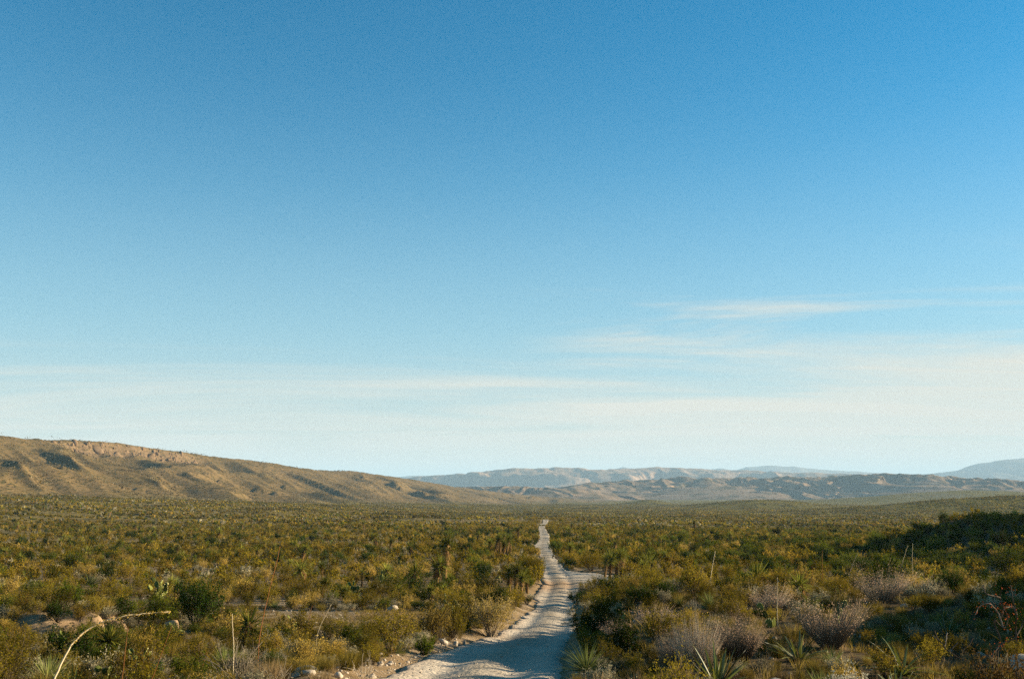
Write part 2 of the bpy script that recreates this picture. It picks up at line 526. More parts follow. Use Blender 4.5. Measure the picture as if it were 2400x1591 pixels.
def road_mat():
    m, g = new_mat('limestone_gravel')
    p = g.n('ShaderNodeNewGeometry').outputs['Position']
    big = g.noise(p, 0.25, 4, 0.6); mid = g.noise(p, 2.2, 6, 0.65); fine = g.noise(p, 26.0, 4, 0.7)
    red = g.n('ShaderNodeAttribute', attribute_name='red').outputs['Fac']
    col = g.mix(g.ramp(big, 0.3, 0.7), (0.450, 0.375, 0.290), (0.370, 0.305, 0.232))
    col = g.mix(red, col, (0.331, 0.209, 0.122))
    crown = g.n('ShaderNodeAttribute', attribute_name='crown').outputs['Fac']
    col = g.mix(g.math('MULTIPLY', crown, 0.50, clamp=True), col, (0.235, 0.180, 0.115))
    col = g.mix(g.ramp(mid, 0.55, 0.75), col, (0.259, 0.205, 0.148))
    peb = g.n('ShaderNodeTexVoronoi', {'Vector': p, 'Scale': 11.0}).outputs['Distance']
    v = g.math('MULTIPLY_ADD', fine, 0.6, 0.7)
    col = g.mix(1.0, col, g.n('ShaderNodeCombineXYZ', {0: v, 1: v, 2: v}).outputs[0], 'MULTIPLY')
    h = g.math('ADD', g.math('MULTIPLY', mid, 0.05), g.math('ADD', g.math('MULTIPLY', fine, 0.02), g.math('MULTIPLY', peb, -0.03)))
    bp = g.n('ShaderNodeBump', {'Strength': 0.8, 'Distance': 1.0, 'Height': h})
    d = g.n('ShaderNodeBsdfDiffuse', {'Color': col, 'Normal': bp.outputs[0]})
    out = g.n('ShaderNodeOutputMaterial'); g.t.links.new(d.outputs[0], out.inputs[0])
    return m


def mountain_mat(name, a, b, veg, scale, vegc=0.52, cliff=None):
    m, g = new_mat(name)
    ge = g.n('ShaderNodeNewGeometry')
    p = ge.outputs['Position']
    n = g.noise(p, scale, 6, 0.62); n2 = g.noise(p, scale * 6, 5, 0.65)
    st = g.noise(g.n('ShaderNodeMapping', {'Vector': p, 'Scale': (scale * 0.6, scale * 0.6, scale * 7)}).outputs[0], 1.0, 4, 0.6)
    col = g.mix(g.ramp(st, 0.35, 0.65), a, b)
    col = g.mix(g.ramp(n, vegc, vegc + 0.13), col, veg)
    col = g.mix(g.math('MULTIPLY', g.ramp(n2, 0.48, 0.62), 0.75), col, veg)
    d = g.n('ShaderNodeBsdfDiffuse', {'Color': col})
    out = g.n('ShaderNodeOutputMaterial'); g.t.links.new(d.outputs[0], out.inputs[0])
    return m


M_SOIL = soil_mat(); M_ROAD = road_mat()
M_CREO = leaf_mat('creosote_leaves', (0.108, 0.086, 0.007), (0.240, 0.172, 0.015), 0.38, (0.215, 0.132, 0.018))
M_GREEN = leaf_mat('green_leaves', (0.040, 0.060, 0.006), (0.112, 0.118, 0.011), 0.35)
M_JUNI = leaf_mat('dark_green_leaves', (0.018, 0.034, 0.005), (0.042, 0.060, 0.008), 0.25)
M_GOLD = leaf_mat('straw_leaves', (0.290, 0.190, 0.030), (0.370, 0.255, 0.060), 0.38)
M_GREY = leaf_mat('grey_leaves', (0.190, 0.165, 0.090), (0.320, 0.270, 0.165), 0.25)
M_SILV = leaf_mat('silver_leaves', (0.230, 0.212, 0.153), (0.357, 0.319, 0.230), 0.25)
M_PINK = leaf_mat('dry_seed_heads', (0.310, 0.195, 0.120), (0.430, 0.285, 0.185), 0.38)
M_STRAW = leaf_mat('dry_grass_blades', (0.183, 0.123, 0.055), (0.289, 0.200, 0.102), 0.35)
M_TUSS = leaf_mat('olive_grass_blades', (0.140, 0.105, 0.018), (0.240, 0.165, 0.038), 0.35)
M_YUCCA = leaf_mat('yucca_blades', (0.120, 0.130, 0.018), (0.220, 0.200, 0.035), 0.25, rough=0.75)
M_SOTOL = leaf_mat('sotol_blades', (0.100, 0.118, 0.030), (0.180, 0.185, 0.055), 0.25, rough=0.75)
M_AGAVE = leaf_mat('agave_blades', (0.054, 0.075, 0.012), (0.150, 0.150, 0.024), 0.3, rough=0.58)
M_SKIRT = leaf_mat('dead_blades', (0.180, 0.105, 0.038), (0.247, 0.161, 0.071), 0.3)
M_TRUNK = leaf_mat('yucca_bark', (0.099, 0.055, 0.022), (0.158, 0.092, 0.040), 0.0)
M_PAD = leaf_mat('cactus_pads', (0.056, 0.069, 0.017), (0.109, 0.106, 0.028), 0.05)
M_PADEDGE = leaf_mat('cactus_fruit', (0.357, 0.323, 0.136), (0.442, 0.399, 0.187), 0.1)
M_TWIG = leaf_mat('twigs', (0.063, 0.045, 0.026), (0.112, 0.083, 0.053), 0.0)
M_PALE = leaf_mat('pale_twigs', (0.198, 0.155, 0.106), (0.277, 0.228, 0.165), 0.0)
M_DEADW = leaf_mat('dead_branches', (0.099, 0.076, 0.056), (0.152, 0.122, 0.096), 0.0)
M_STALK = leaf_mat('dry_stalk', (0.357, 0.272, 0.162), (0.442, 0.348, 0.221), 0.0)
M_RSTALK = leaf_mat('reddish_stalk', (0.172, 0.066, 0.023), (0.218, 0.099, 0.040), 0.0)
M_RED = leaf_mat('red_flowers', (0.218, 0.033, 0.012), (0.264, 0.073, 0.026), 0.3)
M_BLUFF = rock_mat('bluff_rock', (0.200, 0.132, 0.074), (0.125, 0.082, 0.046), 0.12)
M_HILL = leaf_mat('hill_scrub_leaves', (0.090, 0.064, 0.016), (0.165, 0.110, 0.034), 0.3)
M_PGOLD = leaf_mat('pale_straw_leaves', (0.390, 0.270, 0.060), (0.480, 0.345, 0.110), 0.4)
M_ROCK = rock_mat('pale_limestone', (0.416, 0.344, 0.264), (0.320, 0.256, 0.188))
M_ROCKG = rock_mat('grey_rock', (0.288, 0.248, 0.208), (0.208, 0.176, 0.144))

# ------------------------------------------------------------------ ground, hill, road
def build_ground():
    az = np.concatenate([np.radians(np.arange(-180, -36, 6.0)), np.radians(np.arange(-36, 36.01, 0.12)), np.radians(np.arange(42, 180.1, 6.0))])
    rs = [2.0]
    while rs[-1] < 60000:
        r = rs[-1]
        k = 0.010 if r < 300 else (0.011 if r < 950 else (0.0062 if r < 3300 else 0.03))
        rs.append(r * (1 + k))
    rs = np.array([0.4] + rs)
    Rr, A = np.meshgrid(rs, az, indexing='ij')
    X = Rr * np.sin(A); Y = Rr * np.cos(A)
    Z = terrain(X, Y)
    zb = base0(X, Y)
    h, hm, rock = hill_add(X, Y, zb)
    Z = np.where(Rr < 1, -2.3, Z)
    cover = 0.55 * sstep(120, 420, Rr) + 0.45 * sstep(420, 1500, Rr)
    t, gm = gully(X, Y)
    bare = gm * sstep(-2.2, -0.4, t) * (1 - sstep(1.0, 1.6, t))
    d = road_d(X, Y)
    bare = np.clip(bare + 0.35 * (1 - sstep(0.3, 2.2, d)), 0, 1)
    e = X - road_x(Y)
    shade_soil = 0.75 * sstep(1.5, 4.0, e) * (1 - sstep(38, 55, Y)) * sstep(4, 9, Y)  # littered soil on the knoll, darkened to stand in for deep shade
    shade_soil = np.maximum(shade_soil, np.exp(-0.5 * ((X - 66) / 20) ** 2 - 0.5 * ((Y - 138) / 40) ** 2) ** 0.7)  # same dark tone painted over the shaded hill for its shade
    attrs = dict(shade_soil=shade_soil, cover=cover, hill=sstep(0.02, 0.35, hm + 0.10 * fbm(X / 60, Y / 60, 77, 3)) * (hm > 0), rock=rock, bare=bare)
    hq = hm[:-1, :-1] > 0.03
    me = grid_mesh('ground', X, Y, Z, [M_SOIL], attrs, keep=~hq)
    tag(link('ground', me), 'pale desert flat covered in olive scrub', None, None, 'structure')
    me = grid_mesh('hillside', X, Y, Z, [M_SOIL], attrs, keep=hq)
    tag(link('hillside', me), 'long brown grassy hill with a pale rock bluff below its crest', None, None, 'structure')


build_ground()


def build_road():
    ys = [4.0]
    while ys[-1] < 840:
        y = ys[-1]; ys.append(y + (0.16 if y < 70 else 0.16 + (y - 70) * 0.012))
    ys = np.array(ys); C = 45
    c = road_x(ys); hw = road_half(ys) + 0.35
    u = np.linspace(0, 1, C)
    L = c - hw - 0.25 * fbm(ys / 1.2, ys * 0, 121, 3); R = c + hw + spur(ys) + 0.25 * fbm(ys / 1.2, ys * 0, 131, 3)
    X = L[:, None] * (1 - u) + R[:, None] * u
    Y = np.repeat(ys[:, None], C, 1)
    zc = base0(c, ys) + local_forms(c, ys)
    off = X - c[:, None]
    rut = -0.085 * (np.exp(-0.5 * ((off + 0.8) / 0.28) ** 2) + np.exp(-0.5 * ((off - 0.8) / 0.28) ** 2))
    edge = np.minimum(u, 1 - u)[None, :] * (R - L)[:, None]
    lip = -0.35 * (1 - sstep(0.0, 0.55, edge))
    near = 1 - sstep(100, 200, Y)
    Z = zc[:, None] + rut * near + lip + near * (0.045 * fbm(X / 0.9, Y / 0.9, 141, 4) + 0.05 * fbm(X / 2.2, Y / 2.6, 151, 3)) - 0.02
    red = np.exp(-0.5 * ((Y - 88) / 4.5) ** 2) * (1 - sstep(0, 3, off)) + 0.5 * (1 - sstep(0.3, 1.0, edge)) * (off < 0)
    me = grid_mesh('road', X, Y, Z, [M_ROAD], dict(crown=np.exp(-0.5 * (off / 0.33) ** 2) * (0.3 + 0.9 * vnoise(X / 0.7, Y / 1.5, 171)), red=np.clip(red * (0.6 + 0.8 * vnoise(X / 1.5, Y / 1.5, 161)), 0, 1)))
    tag(link('road', me), 'pale rutted dirt road running into the desert', None, None, 'structure')


build_road()

# ------------------------------------------------------------------ mountains


def build_ridge(name, pts, wf, wb, zbase, mat, gul, wl, seed, label, ns=420, nt=70, skew=0.6, cliff=0.0):
    P = np.array([crest(*p) for p in pts])
    s = np.concatenate([[0], np.cumsum(np.hypot(*(P[1:, :2] - P[:-1, :2]).T))])
    ss = np.linspace(0, s[-1], ns)
    cx = np.interp(ss, s, P[:, 0]); cyy = np.interp(ss, s, P[:, 1]); cz = np.interp(ss, s, P[:, 2])
    tx = np.gradient(cx, ss); ty = np.gradient(cyy, ss); L = np.hypot(tx, ty)
    nx, ny = ty / L, -tx / L                    # toward the viewer for a ridge running to +x
    t = np.concatenate([-np.linspace(1, 0.02, nt // 4) * wb, np.linspace(0, 1, nt) * wf])
    S, T = np.meshgrid(ss, t, indexing='ij')
    X = cx[:, None] + nx[:, None] * T; Y = cyy[:, None] + ny[:, None] * T
    u = np.where(T > 0, T / wf, -T / wb)
    amp = (cz - zbase)[:, None]
    g = (1 - u) ** 1.25
    if cliff > 0:
        g = g - cliff * sstep(0.16, 0.22, u + 0.10 * fbm(S / wl, S * 0, seed + 70, 3)) * (1 - sstep(0.25, 1.0, u))
    Z = zbase + amp * g
    mid = np.clip(u * 6, 0, 1) * (1 - u)
    w = S - skew * T + wl * 0.5 * fbm(X / wl, Y / wl, seed + 9, 3)
    Z = Z + gul * (ridged(w / wl, T / (wl * 3.5), seed, 3) - 0.66) * mid * np.clip(amp / gul / 1.2, 0, 1)
    Z = Z + gul * 0.10 * fbm(X / (wl * 0.22), Y / (wl * 0.22), seed + 20, 4) * np.clip(1.1 - u, 0, 1)
    Z = np.where(u > 0.985, zbase - 25, Z)
    me = grid_mesh(name, X, Y, Z, [mat])
    return tag(link(name, me), label, None, None, 'structure')


MT1 = mountain_mat('near_ridge_rock', (0.264, 0.176, 0.108), (0.208, 0.144, 0.092), (0.068, 0.056, 0.028), 0.012, 0.50)
MT2 = mountain_mat('mesa_rock', (0.336, 0.216, 0.136), (0.264, 0.176, 0.120), (0.096, 0.076, 0.044), 0.005, 0.55)
MT3 = mountain_mat('far_mountain_rock', (0.208, 0.160, 0.120), (0.160, 0.128, 0.096), (0.080, 0.068, 0.048), 0.002, 0.50)
build_ridge('low_hills', [(1010, 1150, 4700), (1080, 1141, 4800), (1150, 1139, 4800), (1220, 1140, 4700), (1290, 1143, 4600), (1345, 1148, 4600), (1400, 1152, 4700)],
            420, 400, -62, MT1, 60, 230, 301, 'low brown hills at the far end of the flat', 240, 60)
build_ridge('scrub_ridge', [(1310, 1150, 5200), (1345, 1139, 5300), (1375, 1134, 5400), (1430, 1128, 5600), (1500, 1124, 5700), (1560, 1121, 5700), (1600, 1117, 5600), (1650, 1121, 5500),
                            (1720, 1118, 5600), (1800, 1119, 5600), (1900, 1117, 5500), (2000, 1113, 5400), (2090, 1109, 5300), (2150, 1111, 5200), (2220, 1116, 5200), (2300, 1121, 5100), (2420, 1127, 5000), (2700, 1120, 4900)],
            900, 500, -62, MT1, 120, 240, 311, 'dark scrub covered ridge cut by slanting gullies', 560, 80, skew=0.9)
build_ridge('mesa', [(850, 1128, 11500), (930, 1124, 11500), (985, 1117, 11400), (1040, 1112, 11300), (1105, 1110, 11200), (1130, 1103, 11100), (1200, 1098, 11000), (1270, 1095, 11000), (1340, 1096, 11000), (1400, 1100, 11000),
                     (1470, 1098, 11200), (1540, 1094, 11300), (1610, 1096, 11300), (1660, 1100, 11300), (1730, 1101, 11300), (1800, 1104, 11200), (1900, 1108, 11000), (2060, 1113, 11000), (2300, 1122, 11000)],
            1900, 900, -75, MT2, 170, 560, 321, 'pinkish mesa with banded cliffs fading in haze', 520, 80, cliff=0.28)
build_ridge('far_mountains', [(780, 1124, 21000), (900, 1119, 21000), (960, 1115, 21000), (1050, 1114, 21000), (1200, 1110, 21000), (1430, 1101, 21000), (1460, 1094, 21000), (1490, 1100, 21000), (1640, 1104, 21000),
                              (1690, 1097, 21000), (1720, 1102, 21000), (1750, 1094, 21000), (1800, 1091, 21000), (1860, 1093, 21000), (1910, 1099, 21000), (2000, 1105, 21000), (2100, 1110, 21000), (2400, 1112, 21000)],
            2600, 1500, -110, MT3, 160, 1000, 331, 'pale blue mountains on the horizon', 420, 50)
build_ridge('blue_mountain', [(2020, 1128, 17000), (2160, 1113, 17000), (2220, 1106, 17000), (2255, 1098, 17000), (2290, 1087, 17000), (2330, 1080, 17000), (2380, 1075, 17000), (2450, 1072, 17000), (2600, 1080, 17000), (2900, 1110, 17000)],
            2600, 1500, -100, MT3, 160, 900, 341, 'blue mountain rising beyond the dark ridge', 320, 50)

# ------------------------------------------------------------------ haze
def build_haze():
    m = bpy.data.materials.new('haze_air'); m.use_nodes = True
    g = NT(m.node_tree)
    v = g.n('ShaderNodeVolumePrincipled', {'Color': (0.52, 0.77, 1.0, 1), 'Density': 5.0e-5, 'Anisotropy': 0.0})
    out = g.n('ShaderNodeOutputMaterial'); g.t.links.new(v.outputs[0], out.inputs['Volume'])
    b = MB()
    s = 62000; z0, z1 = -175.0, 760.0
    vv = [(-s, -s, z0), (s, -s, z0), (s, s, z0), (-s, s, z0), (-s, -s, z1), (s, -s, z1), (s, s, z1), (-s, s, z1)]
    q = [(0, 3, 2, 1), (4, 5, 6, 7), (0, 1, 5, 4), (1, 2, 6, 5), (2, 3, 7, 6), (3, 0, 4, 7)]
    b.add(vv, [t for a in q for t in ((a[0], a[1], a[2]), (a[0], a[2], a[3]))])
    tag(link('haze', b.mesh('haze', [m])), 'thin blue haze over the desert', None, None, 'stuff')


build_haze()
# ------------------------------------------------------------------ plants: shapes


def unit(v):
    return v / np.maximum(np.linalg.norm(v, axis=-1, keepdims=True), 1e-9)


def leaves(mb, rng, c, size, mat=0, tint=None, up=0.0, aspect=0.42):
    """a small leaf triangle at each centre"""
    n = len(c)
    a = unit(rng.normal(size=(n, 3)) + np.array([0, 0, up])); b = unit(np.cross(a, rng.normal(size=(n, 3))))
    s = (size * rng.uniform(0.6, 1.4, (n, 1)))
    v = np.stack([c + a * s, c - a * s * 0.5 + b * s * aspect, c - a * s * 0.5 - b * s * aspect], 1).reshape(-1, 3)
    t = rng.random(n) if tint is None else np.clip(tint + rng.normal(0, 0.12, n), 0, 1)
    mb.add(v, np.arange(n * 3).reshape(-1, 3), mat, np.repeat(t, 3))


def tube(mb, pts, rad, mat=0, sides=5, tint=0.5, cap=True):
    pts = np.asarray(pts, float); n = len(pts); rad = np.broadcast_to(np.asarray(rad, float), (n,))
    tan = unit(np.gradient(pts, axis=0))
    ref = np.array([0.31, 0.95, 0.05]); u = unit(np.cross(tan, ref)); w = np.cross(tan, u)
    ang = np.arange(sides) * 2 * math.pi / sides
    ring = pts[:, None] + rad[:, None, None] * (np.cos(ang)[None, :, None] * u[:, None] + np.sin(ang)[None, :, None] * w[:, None])
    v = ring.reshape(-1, 3); f = []
    for i in range(n - 1):
        for k in range(sides):
            a = i * sides + k; b = i * sides + (k + 1) % sides
            f += [(a, b, b + sides), (a, b + sides, a + sides)]
    if cap:
        v = np.concatenate([v, pts[-1:] + tan[-1:] * rad[-1]]); k0 = (n - 1) * sides
        f += [(k0 + k, k0 + (k + 1) % sides, n * sides) for k in range(sides)]
    mb.add(v, f, mat, tint)


def twigs(mb, p0, p1, p2, r, mat=0, rng=None):
    """many thin three-sided twigs at once: base, middle and tip arrays"""
    n = len(p0); ax = unit(p2 - p0); u = unit(np.cross(ax, np.array([0.3, 0.9, 0.1]))); w = np.cross(ax, u)
    P = []
    for p, k in ((p0, 1.0), (p1, 0.7)):
        for a in (0, 2.0944, 4.1888):
            P.append(p + (u * math.cos(a) + w * math.sin(a)) * (r * k)[:, None])
    P.append(p2)
    v = np.stack(P, 1).reshape(-1, 3)
    f0 = []
    for k in range(3):
        k2 = (k + 1) % 3
        f0 += [(k, k2, 3 + k2), (k, 3 + k2, 3 + k), (3 + k, 3 + k2, 6)]
    f = (np.arange(n) * 7)[:, None, None] + np.array(f0)[None]
    mb.add(v, f.reshape(-1, 3), mat, np.repeat((rng or RNG).random(n), 7))


def blades(mb, rng, base, dirs, L, w, droop=0.2, mat=0, tint=None, seg=3):
    """long tapering blades that start at base, follow dirs and droop"""
    n = len(base); L = np.broadcast_to(L, (n,)); w = np.broadcast_to(w, (n,)); droop = np.broadcast_to(droop, (n,))
    side = unit(np.cross(dirs, np.array([0, 0, 1.0]) + 0.3 * rng.normal(size=(n, 3))))
    P = []
    for i in range(seg + 1):
        t = i / seg
        c = base + dirs * (L * t)[:, None]; c = c + np.array([0, 0, -1.0]) * (droop * L * t * t)[:, None]
        ww = w * (1.0 if i == 0 else (1 - t) ** 0.6) * 0.5
        if i < seg: P += [c - side * ww[:, None], c + side * ww[:, None]]
        else: P.append(c)
    v = np.stack(P, 1).reshape(-1, 3); m = 2 * seg + 1; f0 = []
    for i in range(seg - 1):
        f0 += [(2 * i, 2 * i + 1, 2 * i + 3), (2 * i, 2 * i + 3, 2 * i + 2)]
    f0.append((2 * seg - 2, 2 * seg - 1, 2 * seg))
    f = (np.arange(n) * m)[:, None, None] + np.array(f0)[None]
    t = rng.random(n) if tint is None else np.broadcast_to(tint, (n,))
    mb.add(v, f.reshape(-1, 3), mat, np.repeat(t, m))


def dome_dirs(rng, n, lo=0.0, hi=1.0):
    z = rng.uniform(lo, hi, n); a = rng.uniform(0, 2 * math.pi, n); r = np.sqrt(np.maximum(0, 1 - z * z))
    return np.stack([r * np.cos(a), r * np.sin(a), z], 1)


def make_bush(rng, R, H, nst, nleaf, ls, spread=0.9, fill=0.35, up=0.2, sub=4, stem_r=0.012, flat=False):
    """stems fan out of one root and carry leaves along their outer twigs; returns foliage and stems"""
    fo, st = MB(), MB()
    a = rng.uniform(0, 2 * math.pi, nst); rr = np.sqrt(rng.uniform(0.02, 1, nst)) * R * rng.uniform(0.7, 1.12, nst)
    hz = H * rng.uniform(0.62, 1.08, nst) * (1 - 0.38 * (rr / R) ** 2 * spread)
    p0 = np.stack([np.cos(a) * 0.06 * R, np.sin(a) * 0.06 * R, np.zeros(nst) - 0.05], 1)
    p2 = np.stack([np.cos(a) * rr, np.sin(a) * rr, hz], 1)
    p1 = p0 * 0.45 + p2 * 0.55 + rng.normal(0, 0.05 * R, (nst, 3)) + np.array([0, 0, 0.06 * H])
    twigs(st, p0, p1, p2, np.full(nst, stem_r), 0, rng)
    k = np.repeat(np.arange(nst), sub)
    q0 = p1[k] + (p2[k] - p1[k]) * rng.uniform(0.0, 0.7, (len(k), 1))
    q2 = q0 + (p2[k] - p1[k]) * 0.45 + rng.normal(0, 0.17, (len(k), 3)) * np.array([R, R, H])
    q2[:, 2] = np.maximum(q2[:, 2], 0.03)
    q1 = (q0 + q2) / 2 + rng.normal(0, 0.03 * R, (len(k), 3))
    twigs(st, q0, q1, q2, np.full(len(k), stem_r * 0.5), 0, rng)
    j = rng.integers(0, len(k), nleaf); t = rng.uniform(fill * 0.3, 1.08, (nleaf, 1)) ** 0.7
    c = q0[j] + (q2[j] - q0[j]) * t + rng.normal(0, 0.045, (nleaf, 3)) * np.array([R, R, H])
    jj = rng.random(nleaf) < fill
    c[jj] = (p1[k[j]] + (p2[k[j]] - p1[k[j]]) * rng.uniform(-0.4, 0.9, (nleaf, 1)))[jj] + rng.normal(0, 0.10, (jj.sum(), 3)) * np.array([R, R, H])
    c[:, 2] = np.maximum(c[:, 2], 0.02)
    tint_t = rng.random(len(k))[j]
    leaves(fo, rng, c, ls, 0, tint_t, up)
    return fo, st


def make_tuft(rng, R, H, n, w=0.008, lean=0.55, droop=0.25, heads=0):
    """grass: blades fanning from a small crown"""
    mb = MB()
    a = rng.uniform(0, 2 * math.pi, n); l = np.abs(rng.normal(0, lean, n))
    d = np.stack([np.sin(l) * np.cos(a), np.sin(l) * np.sin(a), np.cos(l)], 1)
    rb = np.sqrt(rng.random(n)) * R * 0.35
    b = np.stack([np.cos(a) * rb, np.sin(a) * rb, np.full(n, -0.02)], 1)
    L = H * rng.uniform(0.55, 1.1, n)
    blades(mb, rng, b, d, L, w, droop, 0)
    if heads:
        j = rng.integers(0, n, heads)
        c = b[j] + d[j] * (L[j] * rng.uniform(0.72, 1.0, heads))[:, None] + rng.normal(0, 0.03, (heads, 3)) - np.array([0, 0, 1]) * (droop * L[j] * 0.8)[:, None]
        leaves(mb, rng, c, 0.022, 1, None, 0.5)
    return mb


def make_rosette(rng, n, L, w, lo=-0.15, hi=1.0, droop=0.12, z0=0.0, core=0.05):
    mb = MB()
    d = dome_dirs(rng, n, lo, hi)
    b = d * core + np.array([0, 0, z0])
    blades(mb, rng, b, d, L * rng.uniform(0.75, 1.1, n), w, droop * rng.uniform(0.3, 1.6, n), 0)
    return mb


def make_yucca(rng, Ht, L=0.62, n=90, tr=0.13, lean=(0, 0)):
    """trunk, hanging dead blades, green crown"""
    tk, sk, cr = MB(), MB(), MB()
    zs = np.linspace(-0.1, Ht, 6)
    pts = np.stack([lean[0] * (zs / max(Ht, .1)) ** 2, lean[1] * (zs / max(Ht, .1)) ** 2, zs], 1) + rng.normal(0, 0.012, (6, 3))
    tube(tk, pts, tr * np.array([1.25, 1.0, 0.95, 0.9, 0.9, 0.8]), 0, 7, 0.5)
    top = pts[-1]
    ns = int(70 + 60 * Ht)
    zz = rng.uniform(0.30 if Ht > 0.7 else 0.05, 1.0, ns) ** 0.6 * Ht; a = rng.uniform(0, 2 * math.pi, ns)
    b = np.stack([np.interp(zz, zs, pts[:, 0]) + np.cos(a) * tr, np.interp(zz, zs, pts[:, 1]) + np.sin(a) * tr, zz], 1)
    out = rng.uniform(0.25, 0.8, ns)
    d = unit(np.stack([np.cos(a) * out, np.sin(a) * out, -1 + 0 * a], 1))
    blades(sk, rng, b, d, L * rng.uniform(0.25, 0.55, ns), 0.035, 0.1, 0)
    d = dome_dirs(rng, n, -0.55, 1.0)
    blades(cr, rng, top + d * 0.07 - np.array([0, 0, 1]) * (rng.random((n, 1)) * 0.45 * L), d, L * rng.uniform(0.75, 1.1, n), 0.062, 0.10 * rng.uniform(0, 1.5, n), 0)
    return tk, sk, cr


def make_pad(rng, a=0.13):
    """one flattened cactus pad standing on its edge, with pale fruit along the rim"""
    mb = MB(); nu, nv = 10, 5; v = []; f = []
    for j in range(nv + 1):
        ph = math.pi * j / nv - math.pi / 2
        for i in range(nu):
            th = 2 * math.pi * i / nu
            v.append((a * 0.82 * math.cos(ph) * math.cos(th), a * 0.16 * math.cos(ph) * math.sin(th), a * (1 + math.sin(ph))))
    for j in range(nv):
        for i in range(nu):
            p, q = j * nu + i, j * nu + (i + 1) % nu
            f += [(p, q, q + nu), (p, q + nu, p + nu)]
    mb.add(v, f, 0, 0.5)
    for k in range(6):
        th = rng.uniform(0.15, math.pi - 0.15)
        c = np.array([a * 0.82 * math.cos(th), 0, a * (1 + math.sin(th))]); r = a * 0.13
        o = np.array([(0, 0, r * 1.6), (r, 0, 0), (0, r, 0), (-r, 0, 0), (0, -r, 0)])
        mb.add(c + o, [(0, 1, 2), (0, 2, 3), (0, 3, 4), (0, 4, 1)], 1, rng.random())
    return mb


def pad_layout(rng, n):
    """placements of pads growing out of each other"""
    out = []; a0 = 0.14
    for i in range(n):
        az = rng.uniform(0, 6.28)
        if i < max(3, n // 4):
            M = Matrix.Translation((rng.normal(0, 0.22), rng.normal(0, 0.16), -0.04)) @ Matrix.Rotation(az, 4, 'Z') @ Matrix.Rotation(rng.normal(0, 0.3), 4, 'Y')
        else:
            P = out[rng.integers(0, len(out))]
            th = rng.uniform(-0.9, 0.9)
            M = P @ Matrix.Translation((math.sin(th) * a0 * 0.78, 0, a0 * (1 + 0.92 * math.cos(th)))) @ Matrix.Rotation(th * 0.8, 4, 'Y') @ Matrix.Rotation(rng.normal(0, 0.8), 4, 'Z') @ Matrix.Scale(rng.uniform(0.8, 0.98), 4)
        out.append(M)
    return out


_ICO = None


def ico():
    global _ICO
    if _ICO is None:
        import bmesh
        bm = bmesh.new(); bmesh.ops.create_icosphere(bm, subdivisions=2, radius=1)
        _ICO = (np.array([v.co[:] for v in bm.verts]), np.array([[v.index for v in f.verts] for f in bm.faces]))
        bm.free()
    return _ICO


def make_rock(rng, sx=1, sy=1, sz=0.7, cuts=9):
    v, f = ico(); v = v.copy()
    for _ in range(cuts):                        # plane cuts give flat broken faces
        n = unit(rng.normal(size=3)); d = rng.uniform(0.45, 0.8)
        k = v @ n - d
        v = v - np.where(k > 0, k, 0)[:, None] * n
    v = v + rng.normal(0, 0.02, v.shape)
    mb = MB(); mb.add(v * np.array([sx, sy, sz]), f, 0, rng.random())
    return mb


def joined(*mbs):
    """several parts as one mesh with one material slot each"""
    o = MB(); s = 0
    for m in mbs:
        o.join(m, s); s += 1
    return o


# ------------------------------------------------------------------ variants of each kind
KINDS = {}


def kind(key, name, cat, mats, parts, fn, nvar, near, mid, hero_label, names):
    KINDS[key] = dict(name=name, cat=cat, mats=mats, parts=parts, near=[], mid=[], nearparts=[], label=hero_label)
    K = KINDS[key]
    for i in range(nvar):
        ms = fn(np.random.default_rng(1000 + i + 37 * len(KINDS)), *near)
        ms = ms if isinstance(ms, tuple) else (ms,)
        K['nearparts'].append([m.mesh(names[q], [mats[q]] if len(ms) > 1 else mats) for q, m in enumerate(ms)])
        K['near'].append((joined(*ms) if len(ms) > 1 else ms[0]).mesh(name, mats))
    for i in range(nvar):
        ms = fn(np.random.default_rng(5000 + i + 37 * len(KINDS)), *mid)
        ms = ms if isinstance(ms, tuple) else (ms,)
        K['mid'].append((joined(*ms) if len(ms) > 1 else ms[0]).mesh(name, mats))


FS = ['foliage', 'stems']
kind('creo', 'creosote_bush', 'bush', [M_CREO, M_TWIG], FS, lambda r, nl, ls, ns: make_bush(r, 0.62, 0.92, ns, nl, ls, 0.6, 0.28, 0.5, 5, 0.010), 6, (1900, 0.030, 26), (330, 0.075, 9), 'olive creosote bush', FS)
kind('green', 'green_bush', 'bush', [M_GREEN, M_TWIG], FS, lambda r, nl, ls, ns: make_bush(r, 0.62, 0.85, ns, nl, ls, 0.9, 0.4, 0.3, 5, 0.010), 4, (2300, 0.034, 24), (360, 0.085, 8), 'bright green bush', FS)
kind('gold', 'straw_bush', 'bush', [M_GOLD, M_TWIG], FS, lambda r, nl, ls, ns: make_bush(r, 0.60, 0.78, ns, nl, ls, 0.8, 0.4, 0.7, 5, 0.008), 3, (2300, 0.028, 30), (340, 0.070, 8), 'straw coloured dry bush', FS)
kind('grey', 'grey_shrub', 'shrub', [M_GREY, M_PALE], FS, lambda r, nl, ls, ns: make_bush(r, 0.46, 0.50, ns, nl, ls, 1.0, 0.5, 0.3, 5, 0.007), 4, (1700, 0.024, 26), (260, 0.065, 7), 'low pale grey shrub', FS)
kind('dark', 'dark_bush', 'bush', [M_JUNI, M_TWIG], FS, lambda r, nl, ls, ns: make_bush(r, 0.65, 0.85, ns, nl, ls, 1.0, 0.5, 0.2, 5, 0.012), 3, (2200, 0.036, 20), (330, 0.09, 8), 'dark green rounded bush', FS)
kind('tuss', 'grass_tussock', 'grass tussock', [M_TUSS], ['blades'], lambda r, n, w: make_tuft(r, 0.30, 0.55, n, w, 0.5, 0.22), 4, (330, 0.007), (60, 0.022), 'olive straw grass tussock', ['blades'])
